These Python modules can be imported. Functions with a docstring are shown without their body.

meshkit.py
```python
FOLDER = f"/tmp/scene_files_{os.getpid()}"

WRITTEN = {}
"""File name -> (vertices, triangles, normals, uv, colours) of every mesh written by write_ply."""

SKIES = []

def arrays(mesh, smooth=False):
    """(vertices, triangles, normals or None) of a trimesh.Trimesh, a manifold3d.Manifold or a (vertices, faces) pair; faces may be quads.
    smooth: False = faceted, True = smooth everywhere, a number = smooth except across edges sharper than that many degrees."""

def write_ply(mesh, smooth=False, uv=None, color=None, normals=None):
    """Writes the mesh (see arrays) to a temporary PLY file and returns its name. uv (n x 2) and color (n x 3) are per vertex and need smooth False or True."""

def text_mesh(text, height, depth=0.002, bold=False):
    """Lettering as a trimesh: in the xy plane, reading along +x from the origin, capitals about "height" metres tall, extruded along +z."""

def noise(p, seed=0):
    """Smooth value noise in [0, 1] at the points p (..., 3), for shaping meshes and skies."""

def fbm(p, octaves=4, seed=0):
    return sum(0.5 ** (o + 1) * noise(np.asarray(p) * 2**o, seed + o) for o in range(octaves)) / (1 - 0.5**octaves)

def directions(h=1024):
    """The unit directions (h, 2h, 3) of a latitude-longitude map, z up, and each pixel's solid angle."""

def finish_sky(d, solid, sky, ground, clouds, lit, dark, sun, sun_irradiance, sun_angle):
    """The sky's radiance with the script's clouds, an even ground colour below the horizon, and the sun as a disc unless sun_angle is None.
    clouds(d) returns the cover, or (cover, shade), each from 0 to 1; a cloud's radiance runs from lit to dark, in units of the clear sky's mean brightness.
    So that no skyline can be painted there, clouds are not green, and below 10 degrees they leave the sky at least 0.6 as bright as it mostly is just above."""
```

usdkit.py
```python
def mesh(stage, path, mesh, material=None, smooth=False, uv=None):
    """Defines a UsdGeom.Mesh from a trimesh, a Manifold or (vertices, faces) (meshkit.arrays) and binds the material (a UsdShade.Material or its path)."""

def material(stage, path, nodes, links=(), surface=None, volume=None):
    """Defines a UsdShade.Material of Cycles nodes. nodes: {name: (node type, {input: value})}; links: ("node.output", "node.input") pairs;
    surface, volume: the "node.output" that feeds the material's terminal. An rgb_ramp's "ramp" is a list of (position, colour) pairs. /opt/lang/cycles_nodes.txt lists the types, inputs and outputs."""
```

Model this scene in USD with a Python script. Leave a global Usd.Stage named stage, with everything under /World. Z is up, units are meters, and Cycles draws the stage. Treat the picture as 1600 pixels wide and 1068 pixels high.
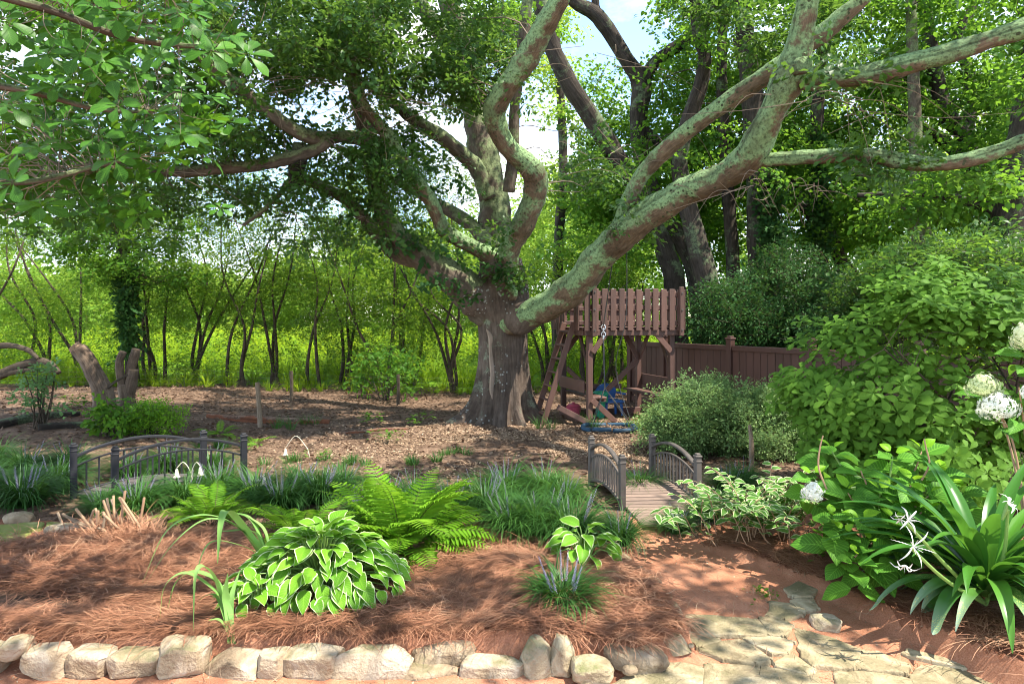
import math
import numpy as np
from pxr import Usd, UsdGeom, UsdLux, UsdShade, Gf, Vt, Sdf
from scipy.spatial import ConvexHull, cKDTree
from scipy.spatial.transform import Rotation as Rot
import trimesh, shapely
from shapely.geometry import Polygon, Point
from shapely import affinity
import usdkit, meshkit

stage = Usd.Stage.CreateInMemory()
UsdGeom.SetStageUpAxis(stage, 'Z')
UsdGeom.SetStageMetersPerUnit(stage, 1.0)
UsdGeom.Xform.Define(stage, '/World')
UsdGeom.Scope.Define(stage, '/World/Looks')

# ------------------------------------------------------------------ camera, sky, sun, exposure
F, H, HOR = 1043.0, 1.7, 500.0
cam = UsdGeom.Camera.Define(stage, '/World/camera')
cam.CreateHorizontalApertureAttr(36.0)
cam.CreateVerticalApertureAttr(36.0 * 683 / 1024)
cam.CreateFocalLengthAttr(36.0 * F / 1600)
cam.CreateVerticalApertureOffsetAttr(-34 / 1600 * 36.0)
cam.CreateClippingRangeAttr(Gf.Vec2f(0.05, 2000))
cam.AddTranslateOp().Set(Gf.Vec3d(0, 0, H))
cam.AddRotateXOp().Set(90.0)
cam.CreateExposureAttr(1.95)

SUN_DIR = np.array([0.50, -0.24, 1.02]); SUN_DIR /= np.linalg.norm(SUN_DIR)
SUN_EL, SUN_ROT = math.asin(SUN_DIR[2]), math.atan2(SUN_DIR[0], SUN_DIR[1])
skymat = usdkit.material(stage, '/World/Looks/sky_air', {
    'tc': ('texture_coordinate', {}),
    'map': ('mapping', {'scale': (1.0, 1.0, 2.2)}),
    'n': ('noise_texture', {'scale': 3.2, 'detail': 7, 'roughness': 0.6}),
    'r': ('rgb_ramp', {'ramp': [(0.0, (0, 0, 0)), (0.42, (0, 0, 0)), (0.66, (1, 1, 1)), (1, (1, 1, 1))]}),
    'sky': ('sky_texture', {'sky_type': 'single_scattering', 'sun_disc': False, 'sun_elevation': SUN_EL, 'sun_rotation': SUN_ROT, 'air_density': 1.0, 'aerosol_density': 0.35, 'ozone_density': 1.5}),
    'mix': ('mix', {'color2': (4.0, 4.0, 4.0)}),
    'b': ('background_shader', {'strength': 0.14})},
    [('tc.generated', 'map.vector'), ('map.vector', 'n.vector'), ('n.fac', 'r.fac'), ('r.color', 'mix.fac'), ('sky.color', 'mix.color1'), ('mix.color', 'b.color')], surface='b.background')
dome = UsdLux.DomeLight.Define(stage, '/World/sky')
dome.GetPrim().SetCustomDataByKey('kind', 'structure')
UsdShade.MaterialBindingAPI.Apply(dome.GetPrim()).Bind(skymat)
sun = UsdLux.DistantLight.Define(stage, '/World/sun')
sun.CreateIntensityAttr(0.95); sun.CreateNormalizeAttr(True); sun.CreateAngleAttr(0.55)
sun.CreateColorAttr(Gf.Vec3f(1.0, 0.93, 0.82))
_z = SUN_DIR; _x = np.cross([0, 1, 0], _z); _x /= np.linalg.norm(_x); _y = np.cross(_z, _x)
sun.AddTransformOp().Set(Gf.Matrix4d(*_x, 0, *_y, 0, *_z, 0, 0, 0, 30, 1))

# ------------------------------------------------------------------ helpers
def P(px, py, d):
    return np.array([(px - 800) / F * d, d, H - (py - HOR) / F * d])
def G(px, py, z=0.0):
    d = (H - z) * F / (py - HOR)
    return np.array([(px - 800) / F * d, d, z])

def rng(seed): return np.random.default_rng(seed)
_used = {}
def numbered(parent, name):
    k = (parent, name); n = _used.get(k, 0); _used[k] = n + 1
    return f'{parent}/{name}' if n == 0 else f'{parent}/{name}_{n:03d}'
def tag(p, label=None, cat=None, group=None, kind=None):
    p = p.GetPrim() if hasattr(p, 'GetPrim') else p
    for k, v in (('label', label), ('category', cat), ('group', group), ('kind', kind)):
        if v: p.SetCustomDataByKey(k, v)
    return p
_base = {}
def thing(name, label, cat, loc=(0, 0, 0), group=None):
    path = numbered('/World', name)
    x = UsdGeom.Xform.Define(stage, path); x.AddTranslateOp().Set(Gf.Vec3d(*map(float, loc)))
    _base[path] = np.array(loc, float)
    tag(x, label, cat, group)
    return path
def vnormals(v, f):
    n = np.zeros_like(v); fn = np.cross(v[f[:, 1]] - v[f[:, 0]], v[f[:, 2]] - v[f[:, 0]])
    for k in range(3): np.add.at(n, f[:, k], fn)
    l = np.linalg.norm(n, axis=1, keepdims=True)
    return np.where(l > 0, n / np.maximum(l, 1e-30), [0, 0, 1.0])
def write_mesh(path, g, mat, smooth=False):
    v, f = np.asarray(g[0], float), np.asarray(g[1], np.int32)
    uv = g[2] if len(g) > 2 else None
    m = UsdGeom.Mesh.Define(stage, path)
    m.CreatePointsAttr(Vt.Vec3fArray.FromNumpy(v.astype(np.float32)))
    m.CreateFaceVertexCountsAttr(Vt.IntArray.FromNumpy(np.full(len(f), 3, np.int32)))
    m.CreateFaceVertexIndicesAttr(Vt.IntArray.FromNumpy(f.ravel()))
    m.CreateSubdivisionSchemeAttr('none')
    if smooth:
        m.CreateNormalsAttr(Vt.Vec3fArray.FromNumpy(vnormals(v, f).astype(np.float32))); m.SetNormalsInterpolation('vertex')
    if uv is not None:
        UsdGeom.PrimvarsAPI(m).CreatePrimvar('st', Sdf.ValueTypeNames.TexCoord2fArray, 'vertex').Set(Vt.Vec2fArray.FromNumpy(np.asarray(uv, np.float32)))
    UsdShade.MaterialBindingAPI.Apply(m.GetPrim()).Bind(mat)
    return m.GetPrim()
def base_of(parent):
    while parent not in _base: parent = parent.rsplit('/', 1)[0]
    return _base[parent]
def obj(name, g, mat, parent=None, smooth=False, **kw):
    """One mesh prim given in world coordinates, under a thing or part, or under /World."""
    v = np.asarray(g[0], float)
    if parent is None:
        path = numbered('/World', name); _base[path] = np.zeros(3)
    else:
        path = numbered(parent, name); v = v - base_of(parent)
    p = write_mesh(path, (v,) + tuple(g[1:]), mat, smooth)
    tag(p, **kw)
    return path
def single(name, label, cat, g, mat, loc, smooth=False, group=None, kind=None):
    """A top-level thing that is one mesh, with its origin at its base."""
    path = numbered('/World', name)
    p = write_mesh(path, (np.asarray(g[0]) - np.asarray(loc),) + tuple(g[1:]), mat, smooth)
    UsdGeom.Xformable(p).AddTranslateOp().Set(Gf.Vec3d(*map(float, loc))); _base[path] = np.array(loc, float)
    tag(p, label, cat, group, kind)
    return path
def dup(src, loc, rz, scale, label, group=None):
    """An instanceable copy of a thing with its parts."""
    name = src.rsplit('/', 1)[1].split('_0')[0]
    path = numbered('/World', name)
    p = stage.GetPrimAtPath(src); was = p.GetCustomData()
    x = UsdGeom.Xform.Define(stage, path)
    x.GetPrim().GetReferences().AddInternalReference(src)
    x.ClearXformOpOrder()
    x.AddTranslateOp(opSuffix='place').Set(Gf.Vec3d(*map(float, loc))); x.AddRotateZOp(opSuffix='place').Set(float(rz)); x.AddScaleOp(opSuffix='place').Set(Gf.Vec3f(*([float(scale)] * 3)))
    x.GetPrim().SetInstanceable(True)
    tag(x, label, was['category'], group or was.get('group'))
    return path

def join(*gs):
    gs = [g for g in gs if g is not None and len(g[0])]
    vs, fs, us, n = [], [], [], 0; anyuv = any(len(g) > 2 for g in gs)
    for g in gs:
        vs.append(g[0]); fs.append(np.asarray(g[1]) + n); n += len(g[0])
        if anyuv: us.append(g[2] if len(g) > 2 else np.zeros((len(g[0]), 2)))
    return (np.vstack(vs), np.vstack(fs)) + ((np.vstack(us),) if anyuv else ())
def nrm(a):
    a = np.asarray(a, float); return a / np.maximum(np.linalg.norm(a, axis=-1, keepdims=True), 1e-12)
def frames(d, up):
    """Rotation matrices with y along d and z near up."""
    d = nrm(np.atleast_2d(d)); up = np.broadcast_to(np.asarray(up, float), d.shape)
    bad = np.abs((nrm(up) * d).sum(-1, keepdims=True)) > 0.98
    up = np.where(bad, np.array([0.3, 0.9, 0.1]) * np.ones_like(d), up)
    x = nrm(np.cross(d, up)); z = np.cross(x, d)
    return np.stack([x, d, z], -1)
def place(g, R, pos, s=1.0):
    v, f = g[0], g[1]; N = len(pos)
    s = np.broadcast_to(np.asarray(s, float), (N,))
    V = np.einsum('nij,kj->nki', R, v) * s[:, None, None] + np.asarray(pos)[:, None]
    Fc = (np.asarray(f)[None] + (np.arange(N) * len(v))[:, None, None]).reshape(-1, 3)
    out = (V.reshape(-1, 3), Fc)
    return out + ((np.tile(g[2], (N, 1)),) if len(g) > 2 else ())
def catmull(pts, n):
    pts = np.asarray(pts, float); k = len(pts)
    if k == 2: return pts[0] + np.linspace(0, 1, n)[:, None] * (pts[1] - pts[0])
    e = np.vstack([2 * pts[0] - pts[1], pts, 2 * pts[-1] - pts[-2]])
    t = np.linspace(0, k - 1 - 1e-9, n); i = t.astype(int); u = (t - i)[:, None]
    a, b, c, d = e[i], e[i + 1], e[i + 2], e[i + 3]
    return 0.5 * (2 * b + (c - a) * u + (2 * a - 5 * b + 4 * c - d) * u ** 2 + (3 * b - a - 3 * c + d) * u ** 3)
def tube(ctrl, rad, sides=8, n=None, rough=0.0, seed=0, cap=True):
    """A smooth tapered tube through ctrl points; uv = (metres round, metres along)."""
    ctrl = np.asarray(ctrl, float); rad = np.broadcast_to(np.asarray(rad, float), (len(ctrl),))
    if n is None: n = max(2, (len(ctrl) - 1) * 5 + 1)
    c4 = catmull(np.column_stack([ctrl, rad]), n); c, r = c4[:, :3], np.maximum(c4[:, 3], 1e-4)
    t = nrm(np.gradient(c, axis=0))
    a = np.array([0, 0, 1.0]) if abs(t[0][2]) < 0.9 else np.array([1.0, 0, 0])
    x = nrm(np.cross(t[0], a)); X = []
    for i in range(n):
        x = nrm(x - t[i] * (x @ t[i])); X.append(x)
    X = np.array(X); Y = np.cross(t, X)
    th = np.linspace(0, 2 * np.pi, sides, endpoint=False)
    ring = X[:, None] * np.cos(th)[None, :, None] + Y[:, None] * np.sin(th)[None, :, None]
    rr = np.repeat(r[:, None], sides, 1)
    if rough:
        q = (c[:, None] + ring * r[:, None, None])
        rr = rr * (1 + rough * 2 * (meshkit.fbm(q * 3.0 + seed * 7.1, 3, seed) - 0.5) + rough * 0.8 * (meshkit.noise(q * 14 + seed, seed) - 0.5))
    v = (c[:, None] + ring * rr[..., None]).reshape(-1, 3)
    L = np.concatenate([[0], np.cumsum(np.linalg.norm(np.diff(c, axis=0), axis=1))])
    uv = np.stack([np.tile(th * r.mean(), n), np.repeat(L, sides)], 1)
    i, j = np.meshgrid(np.arange(n - 1), np.arange(sides), indexing='ij'); j2 = (j + 1) % sides
    q = np.stack([i * sides + j, i * sides + j2, (i + 1) * sides + j2, (i + 1) * sides + j], -1).reshape(-1, 4)
    f = np.vstack([q[:, [0, 1, 2]], q[:, [0, 2, 3]]])
    if cap:
        v = np.vstack([v, c[0], c[-1]]); uv = np.vstack([uv, uv[0], uv[-1]]); k = len(v)
        s = np.arange(sides); s2 = (s + 1) % sides
        f = np.vstack([f, np.stack([np.full(sides, k - 2), s2, s], 1), np.stack([np.full(sides, k - 1), (n - 1) * sides + s, (n - 1) * sides + s2], 1)])
    return v, f, uv
def hull(pts):
    pts = np.asarray(pts, float); h = ConvexHull(pts); f = h.simplices.copy()
    n = np.cross(pts[f[:, 1]] - pts[f[:, 0]], pts[f[:, 2]] - pts[f[:, 0]])
    flip = (n * h.equations[:, :3]).sum(1) < 0
    f[flip] = f[flip][:, ::-1]
    return pts, f
def split_flat(g):
    v, f = g[0], g[1]
    return v[f].reshape(-1, 3), np.arange(len(f) * 3).reshape(-1, 3)
_bx = None
def box(c, size, R=None, ch=0.006):
    """A box with chamfered edges."""
    s = np.asarray(size, float) / 2; ch = min(ch, s.min() * 0.4); P_ = []
    for sx in (-1, 1):
        for sy in (-1, 1):
            for sz in (-1, 1):
                q = np.array([sx, sy, sz]) * s
                for k in range(3):
                    d = np.array([sx, sy, sz]) * ch; d[k] = 0; P_.append(q - d)
    v, f = hull(P_)
    if R is not None: v = v @ np.asarray(R).T
    return v + np.asarray(c), f
def beam(p0, p1, w, t, up=(0, 0, 1), ch=0.005):
    """A board from p0 to p1: w wide across, t thick along up."""
    p0, p1 = np.asarray(p0, float), np.asarray(p1, float)
    R = frames(p1 - p0, up)[0]
    return box((p0 + p1) / 2, (w, np.linalg.norm(p1 - p0), t), R, ch)
def rock(c, size, seed, boxy=0.55, rot=0, sub=3, rough=0.16, cuts=11):
    m = trimesh.creation.icosphere(sub); v = np.array(m.vertices)
    v = np.sign(v) * np.abs(v) ** boxy; v /= np.abs(v).max(0)
    q = v + seed * 3.37
    v = v * (1 + rough * 2 * (meshkit.fbm(q * 1.1, 4, seed) - 0.5))[:, None] + 0.06 * (meshkit.noise(q * 4.2, seed + 5) - 0.5)[:, None] * v
    r = rng(seed)
    for _ in range(cuts):                                 # broken faces
        d = nrm(r.normal(size=3) * [1, 0.8, 0.9]); h = v @ d; lim = np.quantile(h, r.uniform(0.86, 0.97)); v = v - np.maximum(h - lim, 0)[:, None] * 0.93 * d
    v = v * (1 + 0.035 * (meshkit.noise(q * 9 + 3, seed + 9) - 0.5))[:, None]; v /= np.abs(v).max(0)
    v = v * np.asarray(size) / 2
    cz, sz = math.cos(rot), math.sin(rot)
    v = v @ np.array([[cz, sz, 0], [-sz, cz, 0], [0, 0, 1]])
    return v + np.asarray(c), np.array(m.faces)

# leaves: x across, y along, z up; uv = (across 0..1, along 0..1)
PROF = {
    'ovate': lambda t: np.sin(np.pi * t ** 0.72) ** 0.9,
    'obovate': lambda t: np.sin(np.pi * t ** 1.9) ** 0.85,
    'lance': lambda t: np.sin(np.pi * t ** 0.85) ** 0.75,
    'heart': lambda t: np.where(t < 0.12, 0.55 + t * 3.2, np.sin(np.pi * (0.42 + 0.58 * t)) ** 0.8 * 1.0),
    'strap': lambda t: np.minimum(1, np.minimum((t + 0.25) * 2.2, ((1 - t) * 2.4) ** 0.7)),
    'blade': lambda t: np.minimum(1, ((1 - t) * 1.6) ** 0.8)}
def leaf(L, W, prof='ovate', n=4, fold=0.2, curl=0.5, stalk=0.0, wave=0.0, cols=1):
    t = np.linspace(0, 1, n + 1); w = np.maximum(PROF[prof](np.clip(t, 0, 1)), 0.03) * W / 2
    ang = -curl * t; dl = L / n
    y = np.concatenate([[0], np.cumsum(np.cos(ang[:-1]) * dl)]) + stalk; z = np.concatenate([[0], np.cumsum(np.sin(ang[:-1]) * dl)])
    us = np.linspace(-1, 1, 2 * cols + 1); V, U = [], []
    for i in range(n + 1):
        for u in us:
            V.append([u * w[i], y[i] - math.sin(ang[i]) * 0, z[i] + abs(u) * fold * w[i] + wave * W * math.sin(t[i] * 9 + u * 2) * abs(u)]); U.append([(u + 1) / 2, t[i]])
    k = len(us); f = []
    for i in range(n):
        for j in range(k - 1):
            a = i * k + j; f += [[a, a + 1, a + k + 1], [a, a + k + 1, a + k]]
    return np.array(V), np.array(f), np.array(U)
TWIG_UV = np.array([5.0, 5.0])
def twig(pts, r0, r1, sides=3):
    g = tube(pts, np.linspace(r0, r1, len(pts)), sides, n=len(pts) * 2, cap=False)
    return g[0], g[1], np.tile(TWIG_UV, (len(g[0]), 1))
def spray(seed, n, L, lf, lw=(0.8, 1.15), spread=1.0, droop=0.3, flat=0.6, tw=0.003, side=0.5):
    """A twig of length L along +y that carries n leaves lf."""
    r = rng(seed); t = np.sort(r.uniform(0.1, 1, n)); pts = np.array([[0, 0, 0], [0.03 * L * r.normal(), 0.5 * L, -0.05 * L * droop], [0.08 * L * r.normal(), L, -0.3 * L * droop]])
    c = catmull(pts, 40); pos = c[(t * 39).astype(int)]
    sgn = np.where(np.arange(n) % 2 == 0, 1, -1)
    d = np.stack([sgn * r.uniform(0.5, 1.1, n) * spread, r.uniform(0.1, 0.9, n), r.normal(0, 0.35, n) - 0.15], 1)
    pos = pos + np.stack([sgn * r.uniform(0, side * L * 0.3, n), np.zeros(n), r.normal(0, 0.12 * L * (1 - flat), n)], 1)
    up = nrm(np.stack([r.normal(0, 0.35, n), r.normal(0, 0.35, n), np.ones(n)], 1))
    g = place(lf, frames(d, up), pos, r.uniform(*lw, n))
    return join(g, twig(pts, tw, tw * 0.4))
def whorl(seed, n, lf, tilt=(0.1, 0.7), lw=(0.75, 1.15)):
    """n leaves round a shoot that points along +z."""
    r = rng(seed); a = np.arange(n) / n * 2 * np.pi + r.uniform(0, 0.6, n); e = r.uniform(*tilt, n)
    d = np.stack([np.cos(a) * np.cos(e), np.sin(a) * np.cos(e), np.sin(e)], 1)
    return place(lf, frames(d, [0, 0, 1]), d * 0.004, r.uniform(*lw, n))
def rand_rot(r, n, tilt=0.35, up=None):
    q = Rot.from_euler('z', r.uniform(0, 2 * np.pi, n)); e = Rot.from_rotvec(np.column_stack([r.normal(0, tilt, n), r.normal(0, tilt, n), np.zeros(n)]))
    return e * q
def instancer(name, protos, mat, pos, rot, scale, parent=None, label=None, cat=None, kind='stuff', ids=None):
    """A PointInstancer (stuff): many copies of a few small prototypes."""
    path = numbered(parent or '/World', name)
    pos = np.asarray(pos, float)
    if parent: pos = pos - base_of(parent)
    pi = UsdGeom.PointInstancer.Define(stage, path)
    N = len(pos); r = rng(len(path) * 13 + N)
    for k, g in enumerate(protos):
        pp = f'{path}/{name}_kind' + (f'_{k:03d}' if k else '')
        m = mat[k] if isinstance(mat, (list, tuple)) else mat
        write_mesh(pp, g, m, True); pi.CreatePrototypesRel().AddTarget(pp)
    pi.CreateProtoIndicesAttr(Vt.IntArray.FromNumpy((r.integers(0, len(protos), N) if ids is None else np.asarray(ids)).astype(np.int32)))
    pi.CreatePositionsAttr(Vt.Vec3fArray.FromNumpy(pos.astype(np.float32)))
    q = rot.as_quat() if not isinstance(rot, np.ndarray) else Rot.from_matrix(rot).as_quat()
    pi.CreateOrientationsAttr(Vt.QuathArray.FromNumpy(np.ascontiguousarray(q.astype(np.float16))))
    s = np.broadcast_to(np.asarray(scale, float).reshape(-1, 1) if np.ndim(scale) == 1 else np.asarray(scale, float), (N, 3))
    pi.CreateScalesAttr(Vt.Vec3fArray.FromNumpy(np.ascontiguousarray(s.astype(np.float32))))
    tag(pi, label, cat, None, kind)
    return path

# ------------------------------------------------------------------ materials
def mat(name, nodes, links, surface='p.BSDF'):
    return usdkit.material(stage, f'/World/Looks/{name}', nodes, links, surface=surface)
def leaf_mat(name, dark, mid, light, trans, tf=0.35, rough=0.55, spec=0.15, edge=None, edge_at=0.72, vein=0.0, tip=None, speck=None):
    """A leaf: colour varies from leaf to leaf and from spray to spray, light comes through."""
    if mid[1] > mid[0] and mid[1] > mid[2] and mid[1] < 0.45: dark, mid, light = [(c[0] * 0.86, c[1] * 0.97, c[2] * 0.72) for c in (dark, mid, light)]; spec *= 0.65
    n = {'oi': ('object_info', {}), 'ge': ('geometry', {}), 'nz': ('noise_texture', {'scale': 1.3, 'detail': 3}),
         'a1': ('math', {'math_type': 'multiply_add', 'value2': 0.45}), 'a2': ('math', {'math_type': 'multiply_add', 'value2': 0.4}), 'a3': ('math', {'math_type': 'multiply', 'value2': 0.35}),
         'ra': ('rgb_ramp', {'ramp': [(0.1, dark), (0.5, mid), (0.9, light)]}),
         'tc': ('texture_coordinate', {}), 'sx': ('separate_xyz', {}),
         'tw': ('math', {'math_type': 'greater_than', 'value2': 2.0}), 'mt': ('mix', {'color2': (0.10, 0.075, 0.05)}),
         'p': ('principled_bsdf', {'roughness': rough, 'specular_ior_level': spec}),
         'tr': ('translucent_bsdf', {}), 'tcol': ('mix', {'mix_type': 'multiply', 'fac': 0.35, 'color1': trans}), 'ms': ('mix_closure', {'fac': tf})}
    l = [('ge.position', 'nz.vector'), ('nz.fac', 'a3.value1'), ('ge.random_per_island', 'a2.value1'), ('a3.value', 'a2.value3'), ('oi.random', 'a1.value1'), ('a2.value', 'a1.value3'), ('a1.value', 'ra.fac'),
         ('tc.UV', 'sx.vector'), ('sx.x', 'tw.value1')]
    col = 'ra.color'
    if vein:                                                     # side veins: paler lines that slant from the midrib
        n.update({'u1': ('math', {'math_type': 'subtract', 'value2': 0.5}), 'u2': ('math', {'math_type': 'absolute'}), 'v1': ('math', {'math_type': 'multiply_add', 'value2': -0.55}),
                  'v2': ('math', {'math_type': 'multiply', 'value2': 62.0}), 'v3': ('math', {'math_type': 'sine'}), 'v4': ('math', {'math_type': 'greater_than', 'value2': 0.82}),
                  'm1': ('math', {'math_type': 'less_than', 'value2': 0.02}), 'm2': ('math', {'math_type': 'maximum'}), 'm3': ('math', {'math_type': 'multiply', 'value2': vein}), 'vm': ('mix', {'color2': tuple(min(1, c * 2.1 + 0.02) for c in light)})})
        l += [('sx.x', 'u1.value1'), ('u1.value', 'u2.value1'), ('u2.value', 'v1.value1'), ('sx.y', 'v1.value3'), ('v1.value', 'v2.value1'), ('v2.value', 'v3.value1'), ('v3.value', 'v4.value1'),
              ('u2.value', 'm1.value1'), ('m1.value', 'm2.value1'), ('v4.value', 'm2.value2'), ('m2.value', 'm3.value1'), ('m3.value', 'vm.fac'), (col, 'vm.color1')]
        col = 'vm.color'
    if edge is not None:                                         # pale margin with a ragged inner edge
        n.update({'e1': ('math', {'math_type': 'subtract', 'value2': 0.5}), 'e2': ('math', {'math_type': 'absolute'}), 'en': ('noise_texture', {'scale': 26.0, 'detail': 2}), 'e3': ('math', {'math_type': 'multiply_add', 'value2': 2.0}),
                  'e5': ('math', {'math_type': 'multiply_add', 'value2': 0.32, 'value3': -0.16}), 'e4': ('map_range', {'from_min': edge_at, 'from_max': edge_at + 0.1, 'clamp': True}), 'em': ('mix', {'color2': edge})})
        l += [('sx.x', 'e1.value1'), ('e1.value', 'e2.value1'), ('e2.value', 'e3.value1'), ('ge.position', 'en.vector'), ('en.fac', 'e5.value1'), ('e5.value', 'e3.value3'), ('e3.value', 'e4.value'), ('e4.result', 'em.fac'), (col, 'em.color1')]
        col = 'em.color'
    if tip is not None:
        n.update({'t1': ('map_range', {'from_min': 0.55, 'from_max': 1.0, 'clamp': True}), 'tm': ('mix', {'color2': tip})})
        l += [('sx.y', 't1.value'), ('t1.result', 'tm.fac'), (col, 'tm.color1')]; col = 'tm.color'
    if speck is not None:
        n.update({'sn': ('noise_texture', {'scale': 260.0, 'detail': 1}), 's1': ('math', {'math_type': 'greater_than', 'value2': 0.62}), 'sm': ('mix', {'color2': speck}), 'sn2': ('noise_texture', {'scale': 7.0}), 's2': ('math', {'math_type': 'greater_than', 'value2': 0.52}), 's3': ('math', {'math_type': 'multiply'})})
        l += [('ge.position', 'sn.vector'), ('ge.position', 'sn2.vector'), ('sn.fac', 's1.value1'), ('sn2.fac', 's2.value1'), ('s1.value', 's3.value1'), ('s2.value', 's3.value2'), ('s3.value', 'sm.fac'), (col, 'sm.color1')]; col = 'sm.color'
    l += [(col, 'mt.color1'), ('tw.value', 'mt.fac'), ('mt.color', 'p.base_color'), ('mt.color', 'tcol.color2'), ('tcol.color', 'tr.color')]
    # light through the leaf takes the leaf's own hue
    n['tcol'] = ('mix', {'mix_type': 'mix', 'fac': 0.7, 'color2': trans}); l = [(a, 'tcol.color1' if b == 'tcol.color2' else b) for a, b in l]
    l += [('p.BSDF', 'ms.closure1'), ('tr.BSDF', 'ms.closure2')]
    return mat(name, n, l, 'ms.closure')

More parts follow.
